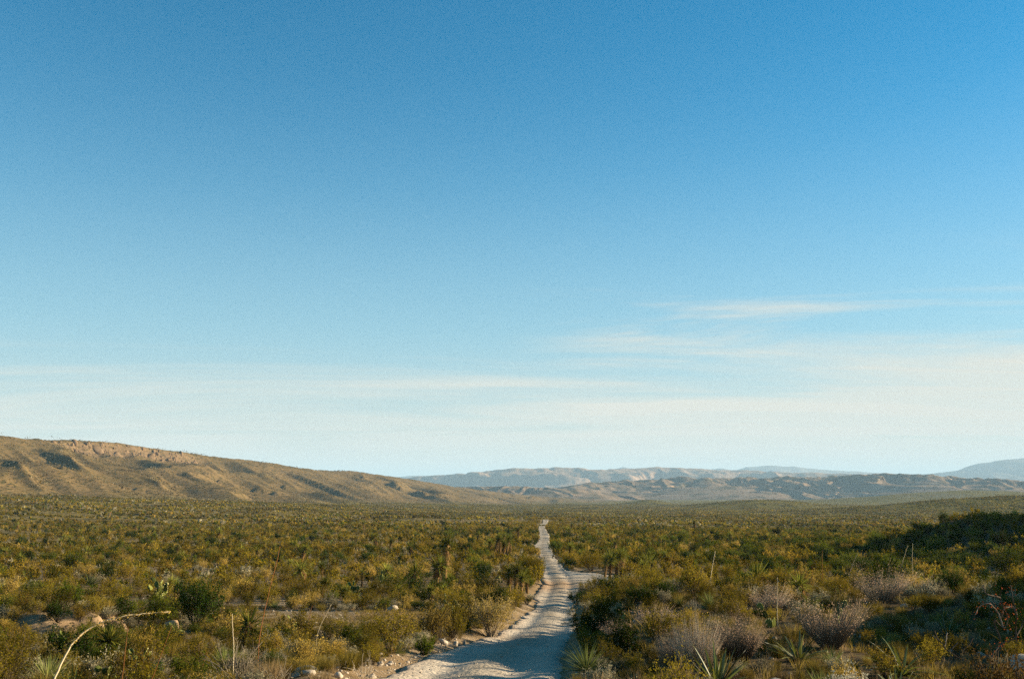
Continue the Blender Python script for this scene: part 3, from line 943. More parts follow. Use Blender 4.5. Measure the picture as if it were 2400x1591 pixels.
kind('sotol', 'sotol_plant', 'sotol', [M_SOTOL], ['blades'], lambda r, n, w: make_rosette(r, n, 0.72, w, -0.05, 1.0, 0.14, 0.12), 3, (170, 0.020), (46, 0.045), 'spiky blue green sotol', ['blades'])
YN = ['trunk', 'dead_blades', 'crown']
def _yucca(r, n, lo, hi):
    return make_yucca(r, r.uniform(lo, hi), 0.74, n, 0.125, (r.normal(0, .15), r.normal(0, .15)))
kind('yucca', 'yucca_tree', 'yucca', [M_TRUNK, M_SKIRT, M_YUCCA], YN, _yucca, 6, (120, 0.9, 2.0), (70, 0.9, 2.0), 'tan skirted yucca', YN)
kind('lowyucca', 'short_yucca', 'yucca', [M_TRUNK, M_SKIRT, M_YUCCA], YN, _yucca, 4, (110, 0.45, 0.9), (56, 0.5, 0.9), 'orange skirted short yucca', YN)


def _cactus(rng, n, dummy):
    mb = MB()
    for M in pad_layout(rng, n):
        mb.join(make_pad(rng), 0, np.array(M))
    return mb


kind('cactus', 'prickly_pear', 'cactus', [M_PAD, M_PADEDGE], ['pads'], _cactus, 3, (18, 0), (9, 0), 'pale fruited prickly pear', ['pads'])

# ------------------------------------------------------------------ named plants and stones one can point to
HERO = []          # (x, y, clear radius)
LAND = []          # (phrase, x, y) landmarks for the labels of other plants


def clear(x, y, r):
    HERO.append((x, y, r))
    if y < 32:                     # keep the view of it open: nothing tall right in front
        HERO.append((x * (1 - 0.9 / y), y - 0.9, r))


def mesh_thing(name, mb, mats, loc, rot=0.0, scale=1.0, label='', cat='', group=None, r=0.4):
    o = link(name, mb.mesh(name, mats), None, loc, (0, 0, rot), scale)
    clear(loc[0], loc[1], r)
    return tag(o, label, cat, group)


def part_thing(name, parts, loc, rot=0.0, scale=1.0, label='', cat='', group=None, r=0.4):
    """an Empty at the base with one child per (part name, mesh builder, material list)"""
    e = link(name, None, None, loc, (0, 0, rot), scale)
    for pn, mb, mats in parts:
        link(pn, mb.mesh(pn, mats) if isinstance(mb, MB) else mb, e)
    clear(loc[0], loc[1], r)
    return tag(e, label, cat, group)


def bush_thing(name, rng, R, H, nst, nl, ls, lm, sm, px, py, label, cat='bush', d=None, **kw):
    x, y, z = ground_at(px, py) if d is None else at_depth(px, d)
    fo, st = make_bush(rng, R, H, nst, nl, ls, **kw)
    part_thing(name, [('foliage', fo, [lm]), ('stems', st, [sm])], (x, y, z), rng.uniform(0, 6), 1, label, cat, None, R * 0.85)
    return x, y, z


R1 = np.random.default_rng(21)
# the dark round juniper and other standout bushes
p = bush_thing('juniper_bush', R1, 1.18, 1.95, 40, 7500, 0.05, M_JUNI, M_TWIG, 462, 1474, 'big dark green round juniper standing alone on the flat', fill=0.5, spread=0.5); LAND.append(('the big dark juniper', p[0], p[1]))
p = bush_thing('straw_bush', R1, 1.0, 1.35, 60, 6500, 0.032, M_PGOLD, M_PALE, 1150, 1494, 'big straw coloured bush bulging over the edge of the road', fill=0.45, spread=0.5, up=0.7); LAND.append(('the big straw bush', p[0], p[1]))
p = bush_thing('golden_bush', R1, 1.15, 1.3, 40, 4200, 0.045, M_GOLD, M_TWIG, 1145, 1398, 'golden bush left of the roadside yucca clump', fill=0.45)
p = bush_thing('creosote_bush', R1, 1.5, 2.0, 46, 5200, 0.05, M_CREO, M_TWIG, 1247, 1352, 'tall creosote bush leaning over the left road edge behind the yuccas', fill=0.4)
p = bush_thing('creosote_bush', R1, 1.6, 1.8, 46, 5200, 0.05, M_CREO, M_TWIG, 1385, 1338, 'wide creosote bush at the corner of the road turn-out', fill=0.4); LAND.append(('the road turn-out', p[0], p[1]))
p = bush_thing('creosote_bush', R1, 1.3, 1.5, 40, 4600, 0.05, M_CREO, M_TWIG, 1335, 1325, 'creosote bush lining the road just beyond the turn-out', fill=0.4)
p = bush_thing('dark_bush', R1, 0.34, 0.5, 24, 1900, 0.026, M_GREEN, M_TWIG, 995, 1537, 'small round dark green bush on the shaded road bank', fill=0.6, spread=0.4)
p = bush_thing('green_bush', R1, 1.1, 1.3, 30, 3400, 0.06, M_GREEN, M_TWIG, 1135, 1345, 'bright green bush in front of the yucca row', fill=0.5)
p = bush_thing('silver_shrub', R1, 0.36, 0.50, 34, 2300, 0.022, M_SILV, M_PALE, 1975, 1610, 'woolly silver leaved shrub at the foot of the knoll', 'shrub', d=13.6, fill=0.4, up=0.6); LAND.append(('the silver shrub', p[0], p[1]))
p = bush_thing('grey_shrub', R1, 0.55, 0.5, 40, 2600, 0.02, M_GREY, M_PALE, 1385, 1432, 'pale grey shrub on the right road edge near the turn-out', 'shrub', fill=0.5)
p = bush_thing('brown_bush', R1, 0.62, 0.8, 40, 3200, 0.022, leaf_mat('rusty_leaves', (0.120, 0.058, 0.014), (0.185, 0.105, 0.026), 0.3), M_TWIG, 2335, 1600, 'rusty brown bush below the arching grey branches', d=13.2, fill=0.5); LAND.append(('the arching grey branches', p[0], p[1]))

# dry brush with fuzzy pinkish heads on the knoll


def brush(px, d, R, H, label, n=900, heads=2700, mats=None):
    x, y, z = at_depth(px, d)
    rng = np.random.default_rng(int(px))
    st, hd = MB(), MB()
    a = rng.uniform(0, 6.283, n); l = np.sqrt(rng.random(n)) * 0.62
    lob = 0.80 + 0.30 * np.sin(a * 3 + px) * np.sin(a * 5 + 1)
    L = H * rng.uniform(0.6, 1.1, n) * lob
    p0 = np.stack([np.cos(a) * R * 0.12, np.sin(a) * R * 0.12, np.full(n, -0.04)], 1)
    dr = np.stack([np.sin(l) * np.cos(a), np.sin(l) * np.sin(a), np.cos(l)], 1)
    p2 = p0 + dr * L[:, None]; p2[:, :2] = p0[:, :2] + (p2[:, :2] - p0[:, :2]) * (R / (0.58 * H))
    p1 = p0 * 0.5 + p2 * 0.5 + rng.normal(0, 0.02, (n, 3))
    twigs(st, p0, p1, p2, np.full(n, 0.0035), 0, rng)
    j = rng.integers(0, n, heads); t = rng.uniform(0.55, 1.03, (heads, 1))
    c = p1[j] + (p2[j] - p1[j]) * (t * 2 - 1).clip(-0.2, 1.05) + rng.normal(0, 0.028, (heads, 3))
    leaves(hd, rng, c, 0.013, 0, rng.random(n)[j], 0.6)
    part_thing('dry_brush', [('stems', st, [M_PALE]), ('seed_heads', hd, [M_PINK])], (x, y, z), 0, 1, label, 'dry brush', None, R * 0.75)
    return x, y, z


p = brush(1625, 16.7, 0.62, 1.16, 'large pinkish dry brush fanning up beside the sharp bladed agave'); LAND.append(('the pinkish brush', p[0], p[1]))
brush(1725, 18.2, 0.70, 0.95, 'pinkish dry brush filling the space behind the sharp bladed agave')
brush(1575, 18.0, 0.5, 0.75, 'thinner dry brush on the road side of the pinkish brush', 420, 1700)
p = brush(1935, 19.5, 0.90, 1.2, 'broad grey pink brush on the crest of the knoll'); LAND.append(('the broad grey pink brush', p[0], p[1]))
brush(2060, 27.0, 1.1, 1.15, 'dry brush on the far edge of the knoll under the shaded hill', 500, 2400)
brush(2150, 30.5, 0.9, 0.7, 'reddish dry brush on the far edge of the knoll', 420, 2000)
brush(1800, 26.0, 0.8, 0.8, 'low dry brush beside the pale upright stalk', 380, 1600)
brush(1530, 23.0, 0.8, 0.6, 'grey dry brush in the shade on the road bank', 420, 1500)
brush(1450, 24.5, 0.8, 0.45, 'low shaded brush closest to the road on the bank', 420, 1200)

# tufts of straw grass
for px, d, R, H, lb in ((1826, 15.6, 0.30, 0.30, 'small tan grass tuft glowing in the sun on the knoll'), (760, 17.3, 0.45, 0.34, 'reddish straw tuft between two pale stones'),
                        (2040, 15.2, 0.16, 0.22, 'little brown tuft behind the silver shrub'), (640, 17.6, 0.5, 0.62, 'tall wiry straw grass clump in front of the bare twigs')):
    x, y, z = at_depth(px, d)
    mb = make_tuft(np.random.default_rng(int(px)), R, H, 700, 0.006, 0.5, 0.2)
    mesh_thing('grass_tuft', mb, [M_STRAW], (x, y, z), 0, 1, lb, 'grass tuft', None, R * 0.6)

# blade plants on the knoll: every blade its own part


def blade_plant(name, px, d, n, L, w, lo, label, mat, cat='agave', droop=0.1, lean=None):
    x, y, z = at_depth(px, d); rng = np.random.default_rng(int(px * 3))
    e = tag(link(name, None, None, (x, y, z)), label, cat)
    meshes = []
    for k in range(5):
        mb = MB(); s = 5; P = []; dd = droop * (0.4 + 0.35 * k)
        for i in range(s + 1):
            t = i / s; ww = w * 0.5 * (0.85 + 0.5 * t - 0.3 * t * t) * (1 - t ** 2.2)
            P += [(-ww, 0, 0), (0, -ww * 0.55, 0), (ww, 0, 0)]
            for q in range(3):
                xx, yy, zz = P[-3 + q]
                P[-3 + q] = (xx, yy - dd * L * t * t, L * t)
        f = []
        for i in range(s):
            for q in range(2):
                a0 = i * 3 + q
                f += [(a0, a0 + 1, a0 + 4), (a0, a0 + 4, a0 + 3)]
        mb.add(P, f, 0, rng.random()); meshes.append(mb.mesh('blade', [mat]))
    for i in range(n):
        az = i * 2.39996 + rng.normal(0, 0.2); zc = lo + (1 - lo) * ((i + 0.5) / n) ** 0.7; tilt = math.acos(min(0.995, zc))
        o = link('blade', meshes[i % 5], e)
        o.rotation_euler = (Matrix.Rotation(az, 4, 'Z') @ Matrix.Rotation(tilt, 4, 'X') @ Matrix.Rotation(rng.uniform(-0.5, 0.5), 4, 'Z')).to_euler()
        o.scale = (rng.uniform(0.8, 1.1),) * 2 + (rng.uniform(0.7, 1.1),)
        o.location = (-math.sin(az) * -0.03, math.cos(az) * -0.03, 0)
    clear(x, y, L * 0.4)
    return x, y, z


p = blade_plant('agave_plant', 1672, 15.4, 34, 0.70, 0.055, 0.45, 'sharp bladed agave in front of the pinkish brush', M_AGAVE); LAND.append(('the sharp bladed agave', p[0], p[1]))
p = blade_plant('agave_plant', 1862, 18.2, 36, 0.62, 0.05, 0.15, 'curving bladed agave below the broad grey pink brush', M_AGAVE, droop=0.3); LAND.append(('the curving agave', p[0], p[1]))
p = blade_plant('agave_plant', 2098, 16.6, 40, 0.66, 0.05, 0.0, 'agave with blades hanging down in a yellow fringe', M_AGAVE, droop=0.55); LAND.append(('the fringed agave', p[0], p[1]))
blade_plant('agave_plant', 2086, 15.2, 16, 0.40, 0.05, 0.5, 'small yellow green agave under the hanging fringe', M_AGAVE, droop=0.1)
blade_plant('agave_plant', 2208, 21.5, 26, 0.50, 0.035, 0.3, 'pale green agave with upright blades on the knoll', M_AGAVE)
blade_plant('agave_plant', 2300, 23.0, 26, 0.42, 0.035, 0.1, 'green agave behind the arching grey branches', M_GREEN)
blade_plant('agave_plant', 120, 15.6, 30, 0.5, 0.03, 0.1, 'green agave beside the base of the curved seed stalk', M_SOTOL)
blade_plant('agave_plant', 190, 17.2, 34, 0.55, 0.03, 0.1, 'spiky agave at the bottom edge below the stacked yucca', M_SOTOL)

# arching grey branches with red flowers


def branch_thing():
    x, y, z = at_depth(2350, 13.6)
    e = tag(link('ocotillo', None, None, (x, y, z)), 'arching bare grey branches with red flower tips', 'ocotillo')
    rng = np.random.default_rng(5)
    arcs = [[(2345, 1500), (2325, 1440), (2352, 1478), (2368, 1452), (2340, 1400), (2350, 1378)],
            [(2382, 1500), (2380, 1470), (2384, 1440), (2372, 1395), (2368, 1370)],
            [(2382, 1490), (2395, 1465), (2405, 1440)],
            [(2352, 1470), (2338, 1430), (2318, 1412), (2296, 1418), (2284, 1440)],
            [(2384, 1440), (2374, 1420), (2352, 1424), (2346, 1450)],
            [(2330, 1590), (2322, 1540), (2346, 1508), (2382, 1495)],
            [(2340, 1520), (2330, 1600), (2350, 1640)], [(2302, 1570), (2280, 1555), (2330, 1590)],
            [(2345, 1400), (2310, 1392), (2305, 1370)]]
    fl = MB()
    for arc in arcs:
        P = []
        for (px, py) in arc:
            rx, rz = ray(px, py); dd = y + rng.normal(0, 0.12)
            P.append(np.array([rx * dd - x, dd - y, rz * dd - z]))
        P = np.array(P); t = np.linspace(0, len(P) - 1, 22)
        Q = np.stack([np.interp(t, np.arange(len(P)), P[:, k]) for k in range(3)], 1)
        for _ in range(3):
            Q[1:-1] = (Q[:-2] + Q[1:-1] * 2 + Q[2:]) / 4
        Q += rng.normal(0, 0.004, Q.shape)
        mb = MB(); tube(mb, Q, np.linspace(0.011, 0.005, 22), 0, 5, rng.random())
        link('branch', mb.mesh('branch', [M_DEADW]), e)
        k = Q[rng.integers(4, 22, 40)] + rng.normal(0, 0.035, (40, 3))
        if len(arc) > 3: leaves(fl, rng, k, 0.016, 0, None, 0)
    link('flowers', fl.mesh('flowers', [M_RED]), e)
    clear(x, y, 0.8)
    # a forked dead limb lying on the slope below
    x, y, z = at_depth(2250, 14.6)
    e = tag(link('dead_limb', None, None, (x, y, z)), 'forked dead limb lying beside the rusty brown bush', 'dead branch')
    for arc in ([(2190, 1478), (2200, 1500), (2222, 1525), (2250, 1543), (2275, 1548)], [(2220, 1480), (2216, 1505), (2212, 1522)], [(2245, 1505), (2228, 1522), (2222, 1526)],
                [(2280, 1495), (2272, 1510), (2258, 1520), (2258, 1536)], [(2186, 1490), (2200, 1500)]):
        P = []
        for (px, py) in arc:
            rx, rz = ray(px, py); dd = y + 0.004 * (1548 - py) * 0.5
            P.append(np.array([rx * dd - x, dd - y, rz * dd - z]))
        P = np.array(P); t = np.linspace(0, len(P) - 1, 12)
        Q = np.stack([np.interp(t, np.arange(len(P)), P[:, k]) for k in range(3)], 1) + rng.normal(0, 0.005, (12, 3))
        mb = MB(); tube(mb, Q, np.linspace(0.009, 0.004, 12), 0, 5, rng.random())
        link('branch', mb.mesh('branch', [M_DEADW]), e)


branch_thing()

# seed stalks


def stalk(pix, d0, d1, r0, r1, label, mat, seeds=0, name='seed_stalk', top_mat=None, frac=0.5):
    """a stalk through photo pixels, foot first; its distance runs from d0 at the foot to d1 at the tip"""
    n = len(pix); P = []
    for i, (px, py) in enumerate(pix):
        d = d0 + (d1 - d0) * i / (n - 1); rx, rz = ray(px, py); P.append(np.array([rx * d, d, rz * d]))
    foot = P[0].copy(); foot[2] = tz(foot[0], foot[1]) - 0.05
    if P[0][2] > foot[2] + 0.12: P.insert(0, foot)
    else: P[0] = foot
    P = np.array(P); o = P[0].copy(); P = P - o
    L = np.concatenate([[0], np.cumsum(np.linalg.norm(P[1:] - P[:-1], axis=1))]); m = 36
    s = np.linspace(0, L[-1], m); Q = np.stack([np.interp(s, L, P[:, k]) for k in range(3)], 1)
    for _ in range(6):
        Q[1:-1] = (Q[:-2] + Q[1:-1] * 2 + Q[2:]) / 4
    rng = np.random.default_rng(int(abs(pix[0][0]) * 7 + pix[-1][1]))
    Q[1:-1] += rng.normal(0, r0 * 0.25, (m - 2, 3))
    mb = MB(); tube(mb, Q, np.linspace(r0, r1, m), 0, 6, 0.5)
    parts = [('stem', mb, [mat])]
    if seeds:
        sd_ = MB(); j = rng.uniform(1 - frac, 1, seeds) * (m - 1); c = np.stack([np.interp(j, np.arange(m), Q[:, k]) for k in range(3)], 1)
        leaves(sd_, rng, c + rng.normal(0, r0 * 0.7, c.shape), r0 * 1.1, 0, None, 0.3, 0.6)
        parts.append(('seeds', sd_, [top_mat or mat]))
    e = part_thing(name, parts, tuple(o), 0, 1, label, 'seed stalk', None, 0.1)
    LAND.append(('the ' + label.split(' rising')[0].split(' leaning')[0].split(' standing')[0].split(' arching')[0], o[0], o[1])) if name == 'curved_stalk' else None
    return e


stalk([(112, 1625), (134, 1575), (150, 1540), (172, 1500), (200, 1475), (235, 1458), (270, 1447), (320, 1439), (360, 1436), (398, 1433)], 13.6, 14.6, 0.016, 0.006,
      'tall pale seed stalk arching over the flat with spiky seeds', M_STALK, 240, 'curved_stalk', M_GOLD, 0.55)
for pix, d0, d1, r, lb, mt in (
        ([(284, 1606), (290, 1560), (295, 1510), (300, 1470)], 15, 15.2, 0.009, 'thin reddish stalk standing below the tan cut bank', M_RSTALK),
        ([(352, 1600), (372, 1550), (388, 1505), (403, 1465)], 15.5, 16, 0.009, 'thin tan stalk leaning over the pale wash', M_RSTALK),
        ([(606, 1505), (618, 1440), (634, 1370), (648, 1320), (656, 1280)], 22, 23, 0.014, 'tallest reddish stalk leaning up from the wiry grass', M_RSTALK),
        ([(548, 1522), (546, 1480), (544, 1438)], 19, 19, 0.013, 'short whitish stalk standing behind the bare twigs', M_STALK),
        ([(742, 1490), (752, 1462), (765, 1438), (776, 1416)], 24, 24.4, 0.011, 'leaning pale stalk beyond the wiry grass', M_STALK),
        ([(724, 1448), (732, 1418)], 40, 40, 0.014, 'short reddish stalk on the bare flat', M_RSTALK),
        ([(472, 1572), (478, 1550), (484, 1528)], 18, 18, 0.008, 'short brown stalk among the olive scrub beside the wiry grass', M_RSTALK),
        ([(1821, 1425), (1822, 1390), (1822, 1352)], 22.5, 22.5, 0.017, 'pale upright stalk with a blunt tip on the knoll', M_STALK),
        ([(1663, 1372), (1668, 1335), (1676, 1292)], 40, 40.5, 0.022, 'straight tan stalk rising behind the knoll', M_STALK),
        ([(1841, 1352), (1840, 1320)], 33, 33, 0.015, 'grey stalk beyond the pale upright stalk', M_DEADW),
        ([(1990, 1345), (2000, 1318), (2010, 1296)], 33, 33.5, 0.012, 'thin grey stalk leaning in front of the shaded hill', M_DEADW),
        ([(2114, 1322), (2120, 1300), (2128, 1278)], 34, 34.5, 0.012, 'pale stalk leaning before the shaded hill slope', M_STALK),
        ([(2138, 1322), (2138, 1300), (2139, 1272)], 34, 34, 0.012, 'upright pale stalk before the shaded hill slope', M_STALK),
        ([(1927, 1330), (1927, 1290)], 36, 36, 0.014, 'slim brown stalk between the grey stalks of the knoll', M_RSTALK),
        ([(1905, 1370), (1903, 1325)], 30, 30, 0.016, 'brown stalk with a ragged orange head on the knoll', M_RSTALK)):
    stalk(pix, d0, d1, r * 0.8, r * 0.4, lb, mt, 60, frac=0.6)

# whitish bare twigs


def bare_twigs(px, d, H, R, label, n=16):
    x, y, z = at_depth(px, d); rng = np.random.default_rng(int(px) + 3)
    mb = MB()
    for i in range(n):
        a = rng.uniform(0, 6.28); l = rng.uniform(0.05, 0.6); L = H * rng.uniform(0.5, 1.05)
        p = np.array([0.05 * math.cos(a), 0.05 * math.sin(a), -0.03]); dr = np.array([math.sin(l) * math.cos(a) * R / H * 1.7, math.sin(l) * math.sin(a) * R / H * 1.7, math.cos(l)]); Q = [p]
        for k in range(6):
            dr = dr + rng.normal(0, 0.22, 3); dr[2] = max(dr[2], 0.25); p = p + unit(dr) * L / 6; Q.append(p)
        tube(mb, Q, np.linspace(0.008, 0.003, 7), 0, 4, rng.random())
        for k in range(2):
            j = rng.integers(2, 6); q = Q[j]; d2 = unit(dr + rng.normal(0, 0.6, 3)); d2[2] = abs(d2[2])
            tube(mb, [q, q + d2 * L * 0.14 + rng.normal(0, 0.01, 3), q + d2 * L * 0.28 + rng.normal(0, 0.03, 3)], [0.004, 0.003, 0.002], 0, 4, rng.random())
    return mesh_thing('bare_twigs', mb, [M_PALE], (x, y, z), 0, 1, label, 'bare shrub', None, 0.3)


bare_twigs(570, 17.6, 0.95, 0.55, 'whitish bare twigs standing up from the wiry grass', 18)
bare_twigs(600, 16.4, 0.6, 0.5, 'pale crooked twigs in front of the taller bare twigs', 14)
bare_twigs(660, 17.2, 0.6, 0.5, 'pale bare twigs beside the tall wiry straw grass', 12)
bare_twigs(860, 19.0, 0.6, 0.5, 'pale bare twigs on the bank above the road gravel', 10)
bare_twigs(1690, 20.5, 0.6, 0.5, 'grey bare twigs behind the pinkish brush', 12)

# stones


def stone(px, py, sx, sy, sz, label, rot=0.0, mat=None, tilt=0.0, sink=0.15, d=None):
    x, y, z = ground_at(px, py) if d is None else at_depth(px, d)
    rng = np.random.default_rng(int(px * 13 + py))
    o = mesh_thing('stone', make_rock(rng, sx, sy, sz), [mat or M_ROCK], (x, y, z + sz * (1 - 2 * sink) * 0.6), rot, 1, label, 'stone', None, max(sx, sy) * 0.6)
    o.rotation_euler = (0, tilt, rot)
    return x, y, z


p = stone(1040, 1510, 0.27, 0.13, 0.13, 'long pale pointed stone leaning on the road bank', 0.25, tilt=0.65); LAND.append(('the pale pointed stone', p[0], p[1]))
stone(1068, 1513, 0.10, 0.09, 0.12, 'small upright stone next to the long pointed stone')
stone(1088, 1512, 0.07, 0.06, 0.14, 'thin upright stone at the end of the bank stones')
stone(722, 1582, 0.15, 0.10, 0.09, 'pale rounded stone half buried in reddish straw')
stone(793, 1590, 0.10, 0.08, 0.08, 'pale stone at the bottom edge beside the reddish straw')
p = stone(1808, 1592, 0.34, 0.28, 0.20, 'blocky grey stone in the shade below the tan tuft', 0.4, M_ROCKG, d=14.0); LAND.append(('the blocky grey stone', p[0], p[1]))
stone(920, 1432, 0.36, 0.3, 0.3, 'pale stone sitting among olive scrub on the flat')
stone(405, 1478, 0.45, 0.3, 0.40, 'tan lump of cut bank in front of the big juniper', 0, rock_mat('tan_earth', (0.44, 0.29, 0.17), (0.36, 0.24, 0.14)))
stone(1322, 1340, 0.18, 0.18, 0.2, 'small white stone on the road past the turn-out')
stone(1325, 1372, 0.2, 0.12, 0.12, 'flat stone lying across the road at the turn-out')

# yucca clumps and single yuccas one can point to
def yucca_at(px, py, Hpx, label, group=None, short=False, seed=0, shaggy=1.0, x_off=0.0):
    x, y, z = ground_at(px, py)
    H = Hpx / F * y; rng = np.random.default_rng(int(px * 7 + py + seed))
    tr = np.clip(0.05 * H, 0.10, 0.17); L = np.clip(0.33 * H, 0.45, 0.95)
    tk, sk, cr = make_yucca(rng, max(0.2, H - L * 0.8), L, 170, tr, (rng.normal(0, .08 * H), rng.normal(0, .08 * H)))
    part_thing('yucca_tree', [('trunk', tk, [M_TRUNK]), ('dead_blades', sk, [M_SKIRT]), ('crown', cr, [M_YUCCA])], (x, y, z), rng.uniform(0, 6), 1, label, 'yucca', group, 0.5)
    return x, y, z


p = yucca_at(1208, 1394, 84, 'tallest yucca of the clump touching the left road edge', 'yuccas at the road edge'); LAND.append(('the roadside yucca clump', p[0], p[1]))
yucca_at(1194, 1392, 70, 'leftmost yucca of the clump touching the left road edge', 'yuccas at the road edge')
yucca_at(1222, 1396, 60, 'thin yucca in the middle of the roadside clump', 'yuccas at the road edge')
yucca_at(1236, 1392, 62, 'yucca nearest the gravel in the roadside clump', 'yuccas at the road edge')
for i, (px, py, h, lb) in enumerate(((1149, 1304, 46, 'leftmost yucca of the row of orange trunks'), (1160, 1308, 56, 'leaning yucca second in the row of orange trunks'), (1172, 1306, 60, 'tall yucca third in the row of orange trunks'),
                                     (1180, 1307, 46, 'shorter yucca in the middle of the row of orange trunks'), (1188, 1304, 54, 'yucca fifth in the row of orange trunks'), (1196, 1300, 44, 'last yucca of the row of orange trunks'), (1215, 1268, 36, 'lone slim yucca beyond the row of orange trunks'))):
    q = yucca_at(px, py, h, lb, 'row of yuccas with orange trunks')
LAND.append(('the row of orange trunks', q[0], q[1]))
for px, py, h, lb in ((1418, 1356, 62, 'leftmost yucca of the clump beside the turn-out'), (1430, 1360, 72, 'second yucca of the clump beside the turn-out'), (1444, 1360, 76, 'tallest yucca of the clump beside the turn-out'),
                      (1456, 1354, 70, 'rightmost yucca of the clump beside the turn-out')):
    q = yucca_at(px, py, h, lb, 'yuccas beside the turn-out')
LAND.append(('the turn-out yucca clump', q[0], q[1]))
for px, py, h, lb in ((1511, 1362, 66, 'single yucca standing right of the turn-out clump'), (1337, 1312, 42, 'yucca with a glowing trunk across the road from the row'), (1362, 1318, 30, 'short yucca across the road near the wide creosote'),
                      (752, 1412, 62, 'short yucca with an orange skirt beyond the straight reddish stalk'), (808, 1420, 46, 'yucca with long drooping orange skirt beside a prickly pear'), (694, 1302, 40, 'yucca with two green tiers far out on the flat'),
                      (1010, 1420, 50, 'shaggy yucca draped in orange blades'), (1042, 1415, 46, 'shaggy yucca twin beside the orange draped one'), (935, 1412, 40, 'yucca with its skirt lit orange left of the dark bushes'),
                      (914, 1292, 34, 'slim brown yucca alone on the far flat'), (755, 1358, 42, 'green crowned yucca above the bare flat'), (672, 1345, 36, 'small yucca with a white lit crown beside the tall stalk'),
                      (245, 1560, 95, 'stacked yucca with two spiky heads under the curved stalk'), (1870, 1345, 40, 'orange headed yucca on the back of the knoll')):
    q = yucca_at(px, py, h, lb)
    if 'stacked' in lb: LAND.append(('the stacked yucca', q[0], q[1]))

# prickly pears: each pad a part
PADS = [make_pad(np.random.default_rng(i)).mesh('pad', [M_PAD, M_PADEDGE]) for i in range(4)]


def pear(px, py, n, label, s=1.0, d=None):
    x, y, z = ground_at(px, py) if d is None else at_depth(px, d)
    e = tag(link('prickly_pear', None, None, (x, y, z), (0, 0, px % 6), s), label, 'cactus'); rng = np.random.default_rng(int(px))
    for i, M in enumerate(pad_layout(rng, n)):
        o = link('pad', PADS[i % 4], e); o.matrix_local = M
    clear(x, y, 0.35 * s); return x, y, z


p = pear(843, 1408, 22, 'pale prickly pear next to the yucca with drooping orange skirt', 1.5); LAND.append(('the pale prickly pear', p[0], p[1]))
p = pear(1052, 1462, 26, 'dark prickly pear with yellow fruit above the road bank', 1.5); LAND.append(('the fruiting prickly pear', p[0], p[1]))
pear(375, 1408, 30, 'wide prickly pear sparkling behind the big juniper', 2.2)
pear(690, 1500, 12, 'small prickly pear hidden in the wiry grass', 0.9)
pear(895, 1375, 18, 'prickly pear tipped with pink fruit on the flat', 1.6)
pear(2323, 1440, 8, 'yellowish cactus pads under the arching grey branches', 0.8, d=14.2)
p = pear(1790, 1398, 7, 'cactus on the knoll with a few pale upright pads', 0.85, d=23.0)
pear(1945, 1400, 5, 'few pale pads above the broad grey pink brush', 0.8, d=23.5)

# ------------------------------------------------------------------ everything else that grows there
_hero = np.array(HERO)
HALF = math.tan(math.radians(28.6))


def in_view(x, y, s=0.6):
    return (np.abs(x) < y * HALF * 1.03 + s)


def density_ok(x, y):
    d = road_d(x, y)
    ok = d > np.where(y > 62, 0.1, 0.55)
    t, gm = gully(x, y)
    ok &= ~((gm > 0.5) & (t > -3.2) & (t < 1.0))
    return ok


def poisson(n, dmin, dmax, rfun, seed, margin=1.0):
    """random points over the wedge of ground in front, at least rfun apart (dart throwing on a hash grid)"""
    rng = np.random.default_rng(seed)
    u = rng.random(n); d = np.sqrt(dmin ** 2 + u * (dmax ** 2 - dmin ** 2))
    x = rng.uniform(-1, 1, n) * (d * HALF * 1.06 + margin)
    return x, d


def thin(x, y, R):
    """drop points closer than their own radius to an earlier one"""
    cell = 1.0; grid = {}; keep = np.zeros(len(x), bool)
    xi = np.floor(x / cell).astype(int); yi = np.floor(y / cell).astype(int)
    for i in range(len(x)):
        r = R[i]; k = int(math.ceil(r / cell)); ok = True
        for a in range(-k, k + 1):
            for b in range(-k, k + 1):
                for j in grid.get((xi[i] + a, yi[i] + b), ()):
                    if (x[i] - x[j]) ** 2 + (y[i] - y[j]) ** 2 < (0.5 * (r + R[j])) ** 2:
                        ok = False; break
                if not ok: break
            if not ok: break
        if ok:
            grid.setdefault((xi[i], yi[i]), []).append(i); keep[i] = True
    return keep


KEYS = ['creo', 'green', 'gold', 'grey', 'dark', 'tuss', 'sotol', 'yucca', 'lowyucca', 'cactus']
KR = dict(creo=0.98, green=0.95, gold=0.8, grey=0.62, dark=0.95, tuss=0.45, sotol=0.85, yucca=1.0, lowyucca=0.85, cactus=0.8)
KH = dict(creo=0.92, green=0.85, gold=0.78, grey=0.5, dark=0.85, tuss=0.55, sotol=0.75, yucca=2.6, lowyucca=1.2, cactus=0.6)


